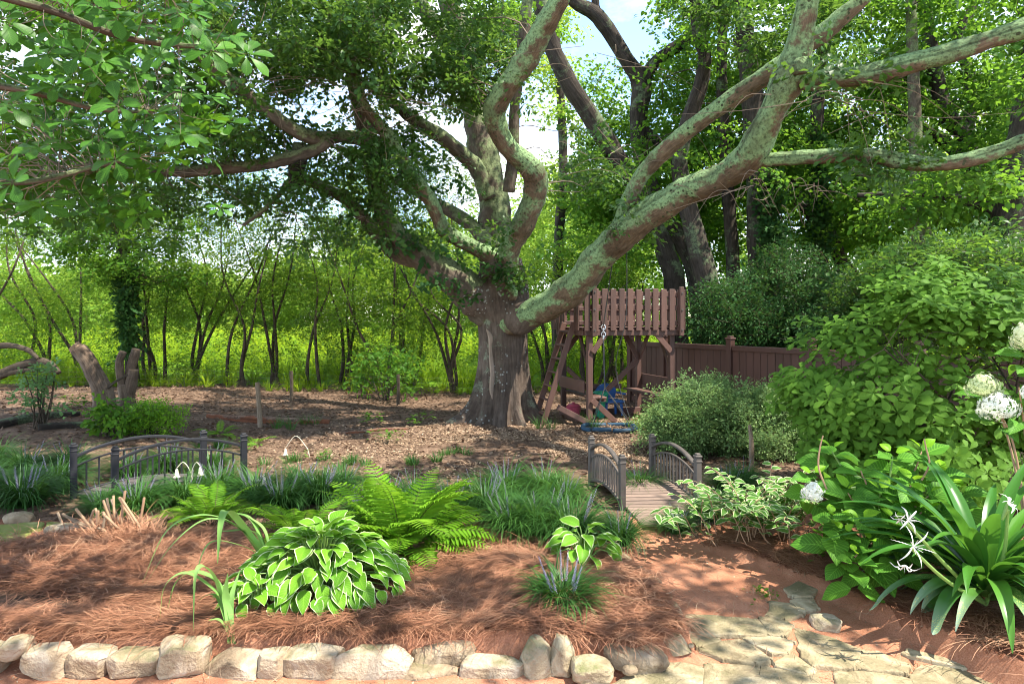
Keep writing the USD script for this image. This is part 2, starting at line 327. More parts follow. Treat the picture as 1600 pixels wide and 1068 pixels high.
def bark_mat(name, dark, light, lichen=None, amount=0.5, scale=7.0, stretch=0.22, up=0.45, depth=0.02, spots=None):
    n = {'ge': ('geometry', {}), 'tc': ('texture_coordinate', {}), 'mp': ('mapping', {'scale': (scale * 2.2, scale * stretch * 2.2, 1)}), 'n1': ('noise_texture', {'scale': 2.2, 'detail': 6, 'roughness': 0.65}), 'n2': ('noise_texture', {'scale': scale * 0.6, 'detail': 6, 'roughness': 0.7}),
         'mm': ('math', {'math_type': 'multiply_add', 'value2': 0.55}), 'm2': ('math', {'math_type': 'multiply', 'value2': 0.45}), 'ra': ('rgb_ramp', {'ramp': [(0.36, dark), (0.52, tuple((a + b) / 2 for a, b in zip(dark, light))), (0.66, light)]}),
         'bu': ('bump', {'strength': 1.0, 'distance': depth * 1.6}), 'p': ('principled_bsdf', {'roughness': 0.9, 'specular_ior_level': 0.15})}
    l = [('tc.UV', 'mp.vector'), ('mp.vector', 'n1.vector'), ('ge.position', 'n2.vector'), ('n1.fac', 'mm.value1'), ('n2.fac', 'm2.value1'), ('m2.value', 'mm.value3'), ('mm.value', 'ra.fac'), ('mm.value', 'bu.height'), ('bu.normal', 'p.normal')]
    col = 'ra.color'
    if lichen is not None:
        n.update({'l1': ('noise_texture', {'scale': 2.2, 'detail': 10, 'roughness': 0.74}), 'sn': ('separate_xyz', {}), 'l2': ('math', {'math_type': 'multiply_add', 'value2': up * 0.3}), 'l3': ('map_range', {'from_min': 0.60 - amount * 0.3, 'from_max': 0.67 - amount * 0.3, 'clamp': True}),
                  'lc': ('noise_texture', {'scale': 30.0, 'detail': 6, 'roughness': 0.7}), 'lr': ('rgb_ramp', {'ramp': [(0.36, tuple(c * 0.3 for c in lichen)), (0.5, lichen), (0.75, tuple(min(1, c * 1.35) for c in lichen))]}), 'lm': ('mix', {})})
        l += [('ge.position', 'l1.vector'), ('ge.normal', 'sn.vector'), ('sn.z', 'l2.value1'), ('l1.fac', 'l2.value3'), ('l2.value', 'l3.value'), ('ge.position', 'lc.vector'), ('lc.fac', 'lr.fac'), ('l3.result', 'lm.fac'), (col, 'lm.color1'), ('lr.color', 'lm.color2')]
        col = 'lm.color'
    if spots is not None:
        n.update({'vo': ('voronoi_texture', {'scale': 16.0}), 'vn': ('noise_texture', {'scale': 1.7, 'detail': 2}), 'v1': ('math', {'math_type': 'less_than', 'value2': 0.26}), 'v2': ('math', {'math_type': 'greater_than', 'value2': 0.53}), 'v3': ('math', {'math_type': 'multiply'}), 'vm': ('mix', {'color2': spots})})
        l += [('ge.position', 'vo.vector'), ('ge.position', 'vn.vector'), ('vo.distance', 'v1.value1'), ('vn.fac', 'v2.value1'), ('v1.value', 'v3.value1'), ('v2.value', 'v3.value2'), ('v3.value', 'vm.fac'), (col, 'vm.color1')]; col = 'vm.color'
    n.update({'wn': ('noise_texture', {'scale': 1.9, 'detail': 5, 'roughness': 0.6}), 'wr': ('map_range', {'from_min': 0.5, 'from_max': 0.72, 'to_max': 0.75, 'clamp': True}), 'wm': ('mix', {'color2': tuple(c * 0.8 for c in dark)})})
    l += [('ge.position', 'wn.vector'), ('wn.fac', 'wr.value'), ('wr.result', 'wm.fac'), (col, 'wm.color1'), ('wm.color', 'p.base_color')]
    return mat(name, n, l)

def soil_mat(name, stops, scale=5.0, fine=70.0, bump=0.012):
    return mat(name, {'ge': ('geometry', {}), 'n1': ('noise_texture', {'scale': scale, 'detail': 6, 'roughness': 0.65}), 'n2': ('noise_texture', {'scale': fine, 'detail': 4, 'roughness': 0.7}), 'm1': ('math', {'math_type': 'multiply_add', 'value2': 0.5}), 'm2': ('math', {'math_type': 'multiply', 'value2': 0.5}),
                      'ra': ('rgb_ramp', {'ramp': stops}), 'bu': ('bump', {'strength': 0.8, 'distance': bump}), 'p': ('principled_bsdf', {'roughness': 0.95, 'specular_ior_level': 0.1})},
               [('ge.position', 'n1.vector'), ('ge.position', 'n2.vector'), ('n2.fac', 'm2.value1'), ('n1.fac', 'm1.value1'), ('m2.value', 'm1.value3'), ('m1.value', 'ra.fac'), ('ra.color', 'p.base_color'), ('m1.value', 'bu.height'), ('bu.normal', 'p.normal')])

def stone_mat(name, a, b, c, moss=None, moss_amt=0.5):
    n = {'ge': ('geometry', {}), 'n1': ('noise_texture', {'scale': 5.5, 'detail': 7, 'roughness': 0.62, 'distortion': 0.6}), 'n2': ('noise_texture', {'scale': 60.0, 'detail': 5}), 'oi': ('object_info', {}),
         'm0': ('math', {'math_type': 'multiply_add', 'value2': 0.16, 'value3': -0.08}), 'm1': ('math', {'math_type': 'add'}), 'ra': ('rgb_ramp', {'ramp': [(0.3, a), (0.5, b), (0.68, c)]}), 'm3': ('math', {'math_type': 'multiply_add', 'value2': 0.25}),
         'bu': ('bump', {'strength': 0.9, 'distance': 0.03}), 'p': ('principled_bsdf', {'roughness': 0.88, 'specular_ior_level': 0.2})}
    l = [('ge.position', 'n1.vector'), ('ge.position', 'n2.vector'), ('oi.random', 'm0.value1'), ('m0.value', 'm1.value1'), ('n1.fac', 'm1.value2'), ('m1.value', 'ra.fac'), ('n2.fac', 'm3.value1'), ('n1.fac', 'm3.value3'), ('m3.value', 'bu.height'), ('bu.normal', 'p.normal')]
    col = 'ra.color'
    if moss is not None:
        n.update({'mn': ('noise_texture', {'scale': 3.1, 'detail': 6, 'roughness': 0.7}), 'sp': ('separate_xyz', {}), 'ma': ('math', {'math_type': 'multiply_add', 'value2': 0.18}), 'mr': ('map_range', {'from_min': 0.72 - moss_amt * 0.3, 'from_max': 0.9 - moss_amt * 0.3, 'clamp': True}), 'mx': ('mix', {'color2': moss})})
        l += [('ge.position', 'mn.vector'), ('ge.normal', 'sp.vector'), ('sp.z', 'ma.value1'), ('mn.fac', 'ma.value3'), ('ma.value', 'mr.value'), ('mr.result', 'mx.fac'), (col, 'mx.color1')]; col = 'mx.color'
    l += [(col, 'p.base_color')]
    return mat(name, n, l)

def paint_mat(name, c, rough=0.5, var=0.25, metallic=0.0, spec=0.4, scale=14.0, grain=None):
    n = {'ge': ('geometry', {}), 'oi': ('object_info', {}), 'mp': ('mapping', {'scale': grain or (1, 1, 1)}), 'n1': ('noise_texture', {'scale': scale, 'detail': 5, 'roughness': 0.65}), 'm0': ('math', {'math_type': 'multiply_add', 'value2': 0.45}), 'm1': ('math', {'math_type': 'multiply', 'value2': 0.8}),
         'ra': ('rgb_ramp', {'ramp': [(0.3, tuple(x * (1 - var) for x in c)), (0.75, tuple(min(1, x * (1 + var)) for x in c))]}), 'bu': ('bump', {'strength': 0.3, 'distance': 0.004}), 'p': ('principled_bsdf', {'roughness': rough, 'metallic': metallic, 'specular_ior_level': spec})}
    return mat(name, n, [('ge.position', 'mp.vector'), ('mp.vector', 'n1.vector'), ('n1.fac', 'm1.value1'), ('oi.random', 'm0.value1'), ('m1.value', 'm0.value3'), ('m0.value', 'ra.fac'), ('ra.color', 'p.base_color'), ('n1.fac', 'bu.height'), ('bu.normal', 'p.normal')])

M = {}
M['oak_leaf'] = leaf_mat('oak_leaf', (0.03, 0.072, 0.022), (0.055, 0.12, 0.034), (0.10, 0.185, 0.048), (0.18, 0.32, 0.035), tf=0.42, rough=0.42, spec=0.35)
M['near_leaf'] = leaf_mat('near_leaf', (0.018, 0.065, 0.012), (0.045, 0.13, 0.018), (0.12, 0.26, 0.03), (0.17, 0.36, 0.02), tf=0.36, rough=0.42, spec=0.3, vein=0.25)
M['wood_leaf'] = leaf_mat('wood_leaf', (0.035, 0.09, 0.018), (0.065, 0.15, 0.026), (0.115, 0.225, 0.036), (0.24, 0.44, 0.035), tf=0.5, rough=0.5)
M['thicket_leaf'] = leaf_mat('thicket_leaf', (0.03, 0.075, 0.013), (0.06, 0.125, 0.018), (0.11, 0.2, 0.025), (0.3, 0.46, 0.03), tf=0.5, rough=0.5)
M['far_leaf'] = leaf_mat('far_leaf', (0.12, 0.2, 0.03), (0.19, 0.29, 0.045), (0.27, 0.38, 0.07), (0.45, 0.6, 0.08), tf=0.5, rough=0.6)
M['meadow_leaf'] = leaf_mat('meadow_leaf', (0.09, 0.165, 0.016), (0.16, 0.25, 0.024), (0.27, 0.36, 0.04), (0.5, 0.64, 0.03), tf=0.5, rough=0.6)
M['ivy_leaf'] = leaf_mat('ivy_leaf', (0.022, 0.06, 0.024), (0.04, 0.098, 0.034), (0.075, 0.15, 0.045), (0.1, 0.2, 0.03), tf=0.25, rough=0.5)
M['abelia_leaf'] = leaf_mat('abelia_leaf', (0.09, 0.16, 0.06), (0.21, 0.30, 0.14), (0.52, 0.57, 0.38), (0.24, 0.34, 0.1), tf=0.35, rough=0.45)
M['azalea_leaf'] = leaf_mat('azalea_leaf', (0.07, 0.145, 0.026), (0.115, 0.22, 0.036), (0.19, 0.315, 0.055), (0.26, 0.43, 0.04), tf=0.42, rough=0.55, vein=0.2)
M['hydrangea_leaf'] = leaf_mat('hydrangea_leaf', (0.04, 0.12, 0.02), (0.07, 0.18, 0.026), (0.125, 0.26, 0.03), (0.2, 0.4, 0.03), tf=0.33, rough=0.5, vein=0.45)
M['young_leaf'] = leaf_mat('young_leaf', (0.12, 0.26, 0.02), (0.19, 0.36, 0.025), (0.27, 0.44, 0.04), (0.36, 0.6, 0.03), tf=0.4, rough=0.4, vein=0.25)
M['hosta_leaf'] = leaf_mat('hosta_leaf', (0.075, 0.18, 0.02), (0.125, 0.265, 0.026), (0.21, 0.37, 0.045), (0.25, 0.45, 0.03), tf=0.28, rough=0.45, edge=(0.6, 0.66, 0.4), edge_at=0.85, vein=0.22)
M['solomon_leaf'] = leaf_mat('solomon_leaf', (0.06, 0.15, 0.035), (0.10, 0.21, 0.05), (0.16, 0.28, 0.07), (0.22, 0.38, 0.06), tf=0.3, rough=0.45, edge=(0.58, 0.64, 0.36), edge_at=0.70)
M['fern_leaf'] = leaf_mat('fern_leaf', (0.10, 0.22, 0.02), (0.165, 0.31, 0.026), (0.26, 0.42, 0.04), (0.28, 0.5, 0.03), tf=0.4, rough=0.5)
M['liriope_leaf'] = leaf_mat('liriope_leaf', (0.022, 0.068, 0.018), (0.046, 0.118, 0.028), (0.11, 0.21, 0.05), (0.12, 0.26, 0.03), tf=0.25, rough=0.42, spec=0.35)
M['crinum_leaf'] = leaf_mat('crinum_leaf', (0.035, 0.12, 0.022), (0.06, 0.17, 0.028), (0.10, 0.23, 0.035), (0.14, 0.33, 0.03), tf=0.28, rough=0.33, spec=0.45)
M['old_crinum_leaf'] = leaf_mat('old_crinum_leaf', (0.035, 0.115, 0.025), (0.06, 0.15, 0.035), (0.10, 0.2, 0.05), (0.1, 0.25, 0.04), tf=0.22, rough=0.35, spec=0.45, tip=(0.26, 0.36, 0.27), speck=(0.45, 0.45, 0.12))
M['iris_leaf'] = leaf_mat('iris_leaf', (0.16, 0.28, 0.09), (0.22, 0.36, 0.13), (0.32, 0.47, 0.2), (0.2, 0.36, 0.08), tf=0.2, rough=0.38)
M['weed_leaf'] = leaf_mat('weed_leaf', (0.05, 0.12, 0.018), (0.09, 0.19, 0.025), (0.18, 0.29, 0.04), (0.24, 0.42, 0.03), tf=0.4, rough=0.5)
M['pale_leaf'] = leaf_mat('pale_leaf', (0.09, 0.17, 0.07), (0.15, 0.25, 0.11), (0.25, 0.35, 0.18), (0.2, 0.33, 0.1), tf=0.3, rough=0.45)
M['oak_bark'] = bark_mat('oak_bark', (0.045, 0.032, 0.024), (0.15, 0.115, 0.09), (0.17, 0.19, 0.13), 0.05, scale=6.0, stretch=0.12, up=0.1, depth=0.03, spots=(0.26, 0.26, 0.23))
M['limb_bark'] = bark_mat('limb_bark', (0.06, 0.042, 0.027), (0.21, 0.15, 0.095), (0.185, 0.28, 0.13), 0.72, scale=9.0, stretch=0.2, up=0.6, depth=0.03, spots=(0.05, 0.06, 0.03))
M['mossy_bark'] = bark_mat('mossy_bark', (0.045, 0.036, 0.026), (0.16, 0.125, 0.095), (0.15, 0.185, 0.09), 0.45, scale=8.0, stretch=0.15, up=0.7, depth=0.02)
M['dark_bark'] = bark_mat('dark_bark', (0.016, 0.013, 0.011), (0.075, 0.06, 0.047), (0.10, 0.13, 0.07), 0.25, scale=5.0, stretch=0.1, up=0.2, depth=0.03)
M['stem_bark'] = bark_mat('stem_bark', (0.03, 0.024, 0.018), (0.11, 0.085, 0.06), scale=12.0, stretch=0.2)
M['cut_bark'] = bark_mat('cut_bark', (0.07, 0.048, 0.034), (0.24, 0.175, 0.125), scale=8.0, stretch=0.1, depth=0.025)
M['cut_wood'] = bark_mat('cut_wood', (0.18, 0.10, 0.06), (0.40, 0.28, 0.18), scale=20.0, stretch=0.2)
M['pale_wood'] = bark_mat('pale_wood', (0.16, 0.115, 0.075), (0.36, 0.28, 0.2), scale=14.0, stretch=0.08)
M['red_log'] = bark_mat('red_log', (0.10, 0.035, 0.02), (0.32, 0.13, 0.065), (0.2, 0.13, 0.09), 0.2, scale=10.0, stretch=0.08)
M['twig'] = mat('twig', {'p': ('principled_bsdf', {'base_color': (0.16, 0.12, 0.085), 'roughness': 0.85})}, [])
M['mulch'] = soil_mat('mulch', [(0.36, (0.04, 0.025, 0.017)), (0.5, (0.11, 0.07, 0.046)), (0.64, (0.22, 0.15, 0.105))], 3.0, 55.0, 0.02)
M['bed_soil'] = soil_mat('bed_soil', [(0.36, (0.10, 0.04, 0.022)), (0.5, (0.2, 0.085, 0.048)), (0.64, (0.32, 0.155, 0.09))], 4.0, 90.0, 0.015)
M['red_soil'] = soil_mat('red_soil', [(0.34, (0.17, 0.07, 0.038)), (0.5, (0.31, 0.14, 0.08)), (0.66, (0.43, 0.225, 0.14))], 2.2, 130.0, 0.006)
M['meadow'] = soil_mat('meadow', [(0.34, (0.06, 0.13, 0.012)), (0.5, (0.12, 0.24, 0.015)), (0.68, (0.2, 0.34, 0.02))], 1.2, 20.0, 0.03)
M['needle'] = leaf_mat('needle', (0.085, 0.036, 0.02), (0.31, 0.142, 0.078), (0.68, 0.48, 0.3), (0.3, 0.12, 0.06), tf=0.08, rough=0.6, spec=0.25)
M['litter'] = leaf_mat('litter', (0.05, 0.028, 0.018), (0.15, 0.095, 0.06), (0.38, 0.28, 0.19), (0.2, 0.1, 0.05), tf=0.12, rough=0.7, spec=0.2)
M['chips'] = leaf_mat('chips', (0.16, 0.10, 0.062), (0.32, 0.225, 0.145), (0.55, 0.45, 0.33), (0.3, 0.2, 0.1), tf=0.05, rough=0.8, spec=0.15)
M['edge_stone'] = stone_mat('edge_stone', (0.13, 0.09, 0.056), (0.285, 0.22, 0.142), (0.395, 0.335, 0.25), (0.13, 0.125, 0.06), 0.28)
M['mossy_stone'] = stone_mat('mossy_stone', (0.18, 0.14, 0.085), (0.31, 0.255, 0.165), (0.42, 0.36, 0.26), (0.14, 0.14, 0.06), 0.4)
M['flag'] = stone_mat('flag', (0.18, 0.14, 0.08), (0.33, 0.27, 0.165), (0.47, 0.40, 0.27), (0.15, 0.13, 0.07), 0.42)
M['pond_flag'] = stone_mat('pond_flag', (0.17, 0.16, 0.05), (0.26, 0.25, 0.09), (0.36, 0.34, 0.15), (0.15, 0.17, 0.04), 0.7)
M['brown_paint'] = paint_mat('brown_paint', (0.075, 0.038, 0.028), 0.65, 0.4, grain=(1, 1, 0.12))
M['fence_brown'] = paint_mat('fence_brown', (0.055, 0.025, 0.018), 0.5, 0.2, grain=(3, 3, 0.15))
M['grey_paint'] = paint_mat('grey_paint', (0.018, 0.018, 0.021), 0.5, 0.15, spec=0.25)
M['grey_worn'] = paint_mat('grey_worn', (0.075, 0.064, 0.056), 0.6, 0.3, spec=0.25)
M['deck_wood'] = paint_mat('deck_wood', (0.15, 0.105, 0.08), 0.75, 0.3, grain=(1, 6, 1))
M['deck_dark'] = paint_mat('deck_dark', (0.055, 0.045, 0.042), 0.75, 0.3, grain=(1, 6, 1))
M['blue_plastic'] = paint_mat('blue_plastic', (0.025, 0.09, 0.26), 0.4, 0.1)
M['blue_fabric'] = paint_mat('blue_fabric', (0.012, 0.04, 0.07), 0.6, 0.25)
M['green_plastic'] = paint_mat('green_plastic', (0.02, 0.24, 0.13), 0.4, 0.1)
M['pink_plastic'] = paint_mat('pink_plastic', (0.55, 0.08, 0.13), 0.4, 0.1)
M['rope'] = paint_mat('rope', (0.05, 0.05, 0.045), 0.8, 0.2)
M['steel'] = paint_mat('steel', (0.55, 0.56, 0.58), 0.3, 0.1, metallic=1.0)
M['wire'] = paint_mat('wire', (0.06, 0.055, 0.05), 0.5, 0.1, metallic=0.6)
M['white_petal'] = leaf_mat('white_petal', (0.72, 0.74, 0.66), (0.8, 0.81, 0.76), (0.86, 0.86, 0.84), (0.7, 0.75, 0.6), tf=0.3, rough=0.5)
M['cream_petal'] = leaf_mat('cream_petal', (0.5, 0.58, 0.3), (0.66, 0.7, 0.46), (0.8, 0.82, 0.66), (0.6, 0.7, 0.4), tf=0.3, rough=0.5)
M['mauve_petal'] = leaf_mat('mauve_petal', (0.28, 0.28, 0.42), (0.38, 0.37, 0.52), (0.52, 0.5, 0.64), (0.4, 0.38, 0.55), tf=0.25, rough=0.5)
M['green_stem'] = mat('green_stem', {'p': ('principled_bsdf', {'base_color': (0.14, 0.24, 0.05), 'roughness': 0.45})}, [])
M['tan_stem'] = mat('tan_stem', {'p': ('principled_bsdf', {'base_color': (0.30, 0.185, 0.105), 'roughness': 0.7})}, [])
M['bell_cream'] = paint_mat('bell_cream', (0.72, 0.66, 0.5), 0.5, 0.1)
M['bark_scar'] = bark_mat('bark_scar', (0.2, 0.15, 0.11), (0.36, 0.28, 0.22), scale=8.0, stretch=0.1)

# ------------------------------------------------------------------ ground, path, bed, meadow
def poly(pts, z=0.0): return Polygon([tuple(G(x, y, z)[:2]) for x, y in pts]).buffer(0)
PATH = poly([(992, 815), (1042, 812), (1092, 845), (1200, 890), (1262, 905), (1330, 960), (1420, 1000), (1520, 1030), (1650, 1075)], -0.05).union(
       poly([(992, 815), (1262, 905), (1650, 1075), (1650, 1140), (820, 1140), (900, 1060), (1060, 990), (1048, 955), (1020, 920), (975, 880)], -0.05))
PATH = PATH.union(Polygon([(-9, 3.64), (-0.2, 3.64), (0.5, 3.62), (0.9, 3.3), (9, 2.4), (9, -3), (-9, -3)])).buffer(0.001)
BED = poly([(-700, 822), (-300, 820), (40, 812), (120, 818), (240, 845), (330, 835), (520, 850), (760, 830), (900, 850), (975, 880), (1020, 920), (1048, 955), (1060, 990), (930, 1050), (880, 1030)]).union(Polygon([(-9, 3.64), (0.35, 3.64), (0.35, 3.9), (-9, 3.8)])).difference(PATH)
RBED = poly([(1092, 845), (1200, 890), (1262, 905), (1330, 960), (1420, 1000), (1520, 1030), (1650, 1075), (1900, 1040), (1700, 700), (1100, 760)]).difference(PATH)
def zone_depth(poly_, x, y):
    pts = shapely.points(x.ravel(), y.ravel()); d = shapely.distance(pts, poly_.exterior if poly_.geom_type == 'Polygon' else poly_.boundary)
    return np.where(shapely.contains(poly_, pts), d, -d).reshape(x.shape)
def gz(x, y):
    x, y = np.broadcast_arrays(np.asarray(x, float), np.asarray(y, float)); sh = x.shape
    x, y = x.reshape(-1), y.reshape(-1)
    q = np.column_stack([x, y, np.zeros(x.size)])
    z = 0.10 * (meshkit.noise(q * 0.55, 3) - 0.5) * np.clip((y - 6) / 3, 0, 1) + 0.03 * (meshkit.noise(q * 2.7, 4) - 0.5) + 0.012 * (meshkit.noise(q * 9, 8) - 0.5)
    z += 0.16 * np.clip((-x - 3.0) / 4, 0, 1) * np.clip((y - 8) / 3, 0, 1)
    near = (y < 7.5) & (np.abs(x) < 11); d = np.full(x.shape, -1.0)
    if near.any(): d[near] = zone_depth(PATH, x[near], y[near])
    s = np.clip(d / 0.10, 0, 1); s = s * s * (3 - 2 * s)
    return (z * (1 - 0.7 * s) - (0.05 + 0.09 * np.clip((4.6 - y) / 1.2, 0, 1)) * s).reshape(sh)
def g1(x, y): return float(gz(np.array([x]), np.array([y]))[0])
xs = np.unique(np.concatenate([-np.geomspace(6, 160, 40), np.arange(-6, -3.2, 0.09), np.arange(-3.2, 4.2, 0.026), np.arange(4.2, 8, 0.09), np.geomspace(8, 160, 36)]))
ys = np.unique(np.concatenate([np.linspace(-8, 2, 16), np.arange(2, 6.0, 0.026), np.arange(6.0, 16, 0.09), np.geomspace(16, 420, 46)]))
XX, YY = np.meshgrid(xs, ys); ZZ = gz(XX, YY); nx, ny = len(xs), len(ys)
V = np.stack([XX, YY, ZZ], -1).reshape(-1, 3)
ii, jj = np.meshgrid(np.arange(ny - 1), np.arange(nx - 1), indexing='ij'); k0 = (ii * nx + jj).ravel()
cx, cy = (XX[:-1, :-1] + XX[1:, 1:]).ravel() / 2, (YY[:-1, :-1] + YY[1:, 1:]).ravel() / 2
wob = 0.05 * (meshkit.noise(np.column_stack([cx * 6, cy * 6, cx * 0]), 11) - 0.5) * 2
cpts = shapely.points(cx + wob, cy + wob)
shapely.prepare(PATH); shapely.prepare(BED); shapely.prepare(RBED)
zone = np.zeros(len(cx), int)
zone[shapely.contains(BED, cpts) | shapely.contains(RBED, cpts)] = 1
zone[shapely.contains(PATH, cpts)] = 2
zone[cy + wob * 14 > 16.6] = 3
quad = np.stack([k0, k0 + 1, k0 + nx + 1, k0 + nx], 1)
for zi, (nm, m_) in enumerate([('ground', 'mulch'), ('garden_bed', 'bed_soil'), ('path', 'red_soil'), ('meadow', 'meadow')]):
    q = quad[zone == zi]; f = np.vstack([q[:, [0, 1, 2]], q[:, [0, 2, 3]]]); used, inv = np.unique(f, return_inverse=True)
    obj(nm, (V[used], inv.reshape(-1, 3)), M[m_], None, smooth=True, kind='structure')
PATHP, BEDP = '/World/path', '/World/garden_bed'

# flagstones let into the path
def flag(pts, z, m, th=0.035, seed=0, parent=PATHP):
    p = poly(pts, z).buffer(-0.012).buffer(0.022)
    c = np.array(p.exterior.coords)[:-1]; r = rng(seed)
    dense = []
    for a, b in zip(c, np.roll(c, -1, 0)):
        for t in np.linspace(0, 1, max(2, int(np.linalg.norm(b - a) / 0.05)), endpoint=False): dense.append(a + t * (b - a) + r.normal(0, 0.005, 2))
    p = Polygon(dense).buffer(0)
    if p.geom_type != 'Polygon': p = max(p.geoms, key=lambda g: g.area)
    outer = np.array(p.exterior.coords)[:-1]; n = len(outer); cen = np.array(p.centroid.coords[0])
    rings = [(1.0, -th), (1.0, -0.010), (0.985, -0.002), (0.95, 0.003), (0.7, 0.004), (0.35, 0.004)]
    vs, fs = [], []
    for s, dz in rings:
        q = cen + (outer - cen) * s
        vs.append(np.column_stack([q, np.full(n, z + dz) + 0.014 * (meshkit.fbm(np.column_stack([q * 5, np.full(n, seed * 3.1)]), 3, seed) - 0.5) * (1 if dz > -0.02 else 0)]))
    v = np.vstack(vs + [np.array([[*cen, z + 0.004]])])
    for i in range(len(rings) - 1):
        a = np.arange(n); b = (a + 1) % n
        fs += [np.stack([i * n + a, i * n + b, (i + 1) * n + b], 1), np.stack([i * n + a, (i + 1) * n + b, (i + 1) * n + a], 1)]
    a = np.arange(n); b = (a + 1) % n; i = len(rings) - 1
    fs.append(np.stack([i * n + a, i * n + b, np.full(n, len(v) - 1)], 1)); f = np.vstack(fs)
    if Polygon(outer).exterior.is_ccw is False: f = f[:, ::-1]
    obj('flagstone', (v, f), m, parent, smooth=True)
FL = [[(1070, 959), (1184, 967), (1202, 990), (1095, 989), (1077, 975)], [(1186, 964), (1216, 962), (1237, 975), (1225, 991), (1205, 990)], [(1162, 995), (1212, 993), (1240, 1002), (1230, 1017), (1207, 1018), (1182, 1008)],
      [(1093, 1013), (1125, 1001), (1158, 999), (1180, 1011), (1205, 1029), (1180, 1034), (1130, 1027)], [(1209, 1036), (1235, 1020), (1273, 1045), (1263, 1051)], [(1073, 985), (1120, 996), (1124, 999), (1092, 1009), (1080, 1002)],
      [(1102, 1036), (1190, 1039), (1278, 1056), (1292, 1090), (1100, 1090)], [(935, 1080), (1005, 1041), (1042, 1033), (1065, 1034), (1099, 1041), (1097, 1090), (940, 1095)], [(1243, 980), (1301, 995), (1345, 1015), (1333, 1041), (1271, 1037), (1254, 1026)],
      [(1328, 1014), (1372, 1017), (1419, 1038), (1413, 1049), (1340, 1042)], [(1304, 1049), (1372, 1048), (1424, 1061), (1432, 1090), (1318, 1090)], [(1442, 1039), (1507, 1045), (1590, 1077), (1600, 1095), (1445, 1095), (1423, 1054)],
      [(1415, 1014), (1513, 1036), (1507, 1041), (1411, 1021)], [(1519, 1039), (1600, 1066), (1620, 1090), (1598, 1074)], [(1228, 918), (1258, 903), (1280, 915), (1268, 930), (1237, 930)], [(1237, 937), (1268, 928), (1277, 949), (1252, 954)], [(1202, 938), (1246, 944), (1253, 958), (1225, 965), (1200, 960)]]
def flag_z(pts, z=-0.08):
    for _ in range(3):
        c = np.array([G(x, y, z)[:2] for x, y in pts]).mean(0); z = g1(c[0], c[1]) + 0.016
    return z
for i, pts in enumerate(FL): flag(pts, flag_z(pts), M['flag'], seed=i + 1)
LF = [[(-40, 822), (37, 817), (66, 816), (63, 825), (25, 831), (-40, 835)], [(-40, 838), (20, 834), (49, 831), (39, 838), (-40, 842)], [(-40, 846), (35, 841), (27, 847), (-10, 852), (-40, 855)], [(76, 815), (115, 818), (88, 826), (71, 826)]]
for i, pts in enumerate(LF): flag(pts, flag_z(pts, 0), M['pond_flag'], seed=40 + i, parent=BEDP)

# ------------------------------------------------------------------ leaf sprays shared by the trees
def vary(make, k=3): return [make(s) for s in range(1, k + 1)]
LF_oak = leaf(0.095, 0.056, 'obovate', 3, 0.18, 0.5)
LF_maple = leaf(0.10, 0.075, 'ovate', 3, 0.15, 0.7)
LF_small = leaf(0.064, 0.036, 'ovate', 2, 0.15, 0.4)
SP_oak = vary(lambda s: spray(s, 14, 0.34, LF_oak, droop=0.5, side=1.0, flat=0.2))
SP_maple = vary(lambda s: spray(10 + s, 22, 0.55, LF_maple, droop=0.5, side=1.3, flat=0.55))
SP_fine = vary(lambda s: spray(20 + s, 26, 0.5, LF_small, droop=0.6, side=1.2, flat=0.3, tw=0.002))
SP_ivy = vary(lambda s: spray(30 + s, 12, 0.16, leaf(0.055, 0.05, 'heart', 3, 0.1, 0.6), droop=1.0, side=1.2, flat=0.2, tw=0.0015))
SP_shrub = vary(lambda s: spray(40 + s, 26, 0.22, leaf(0.032, 0.018, 'ovate', 2, 0.2, 0.3), droop=0.7, side=0.8, flat=0.2, tw=0.0015, spread=0.9))
SP_holly = vary(lambda s: spray(50 + s, 16, 0.24, leaf(0.05, 0.024, 'ovate', 2, 0.2, 0.4), droop=0.6, side=0.9, flat=0.2, tw=0.002))
SP_far = vary(lambda s: spray(60 + s, 30, 1.1, leaf(0.24, 0.15, 'ovate', 2, 0.15, 0.5), droop=0.6, side=1.3, flat=0.2, tw=0.008))

def clumps(r, centres, per, rad, flat=0.55):
    """Spray positions gathered in flattened clumps."""
    c = np.repeat(centres, per, 0); n = len(c)
    o = nrm(r.normal(size=(n, 3))) * (r.uniform(0, 1, n) ** 0.5 * rad)[:, None] * np.array([1, 1, flat])
    return c + o
def crown(parent, r, pts, protos, m, tilt=0.5, scale=(0.8, 1.3), name='crown'):
    return instancer(name, protos, m, pts, rand_rot(r, len(pts), tilt), r.uniform(*scale, len(pts)), parent)
def twigs_to(r, skeleton, targets, r0=0.012, r1=0.003, sag=0.15, sides=4):
    """Thin branches from the nearest limb to each foliage clump."""
    t = cKDTree(skeleton); d, i = t.query(targets); out = []
    for p, q, L in zip(skeleton[i], targets, d):
        if L < 0.05 or L > 2.6: continue
        m1 = p + (q - p) * 0.35 + r.normal(0, 0.10 * L, 3); m2 = p + (q - p) * 0.7 + r.normal(0, 0.09 * L, 3); m1[2] += sag * L * 0.4
        k = min(1.3, 0.5 + 0.3 * L); m3 = (m1 + m2) / 2 + r.normal(0, 0.06 * L, 3)
        out.append(tube([p, m1, m3, m2, q], np.array([r0, r0 * 0.75, r0 * 0.6, r0 * 0.45, r1]) * k, sides, n=11, cap=False))
    return join(*out) if out else None
def sky_pts(r, boxes):
    """Clump centres: n of them in a block seen from x0..x1, y0..y1 (picture) at d0..d1 metres away."""
    out = []
    for x0, y0, x1, y1, d0, d1, n in boxes:
        for _ in range(n): out.append(P(r.uniform(x0, x1), r.uniform(y0, y1), r.uniform(d0, d1)))
    return np.array(out)

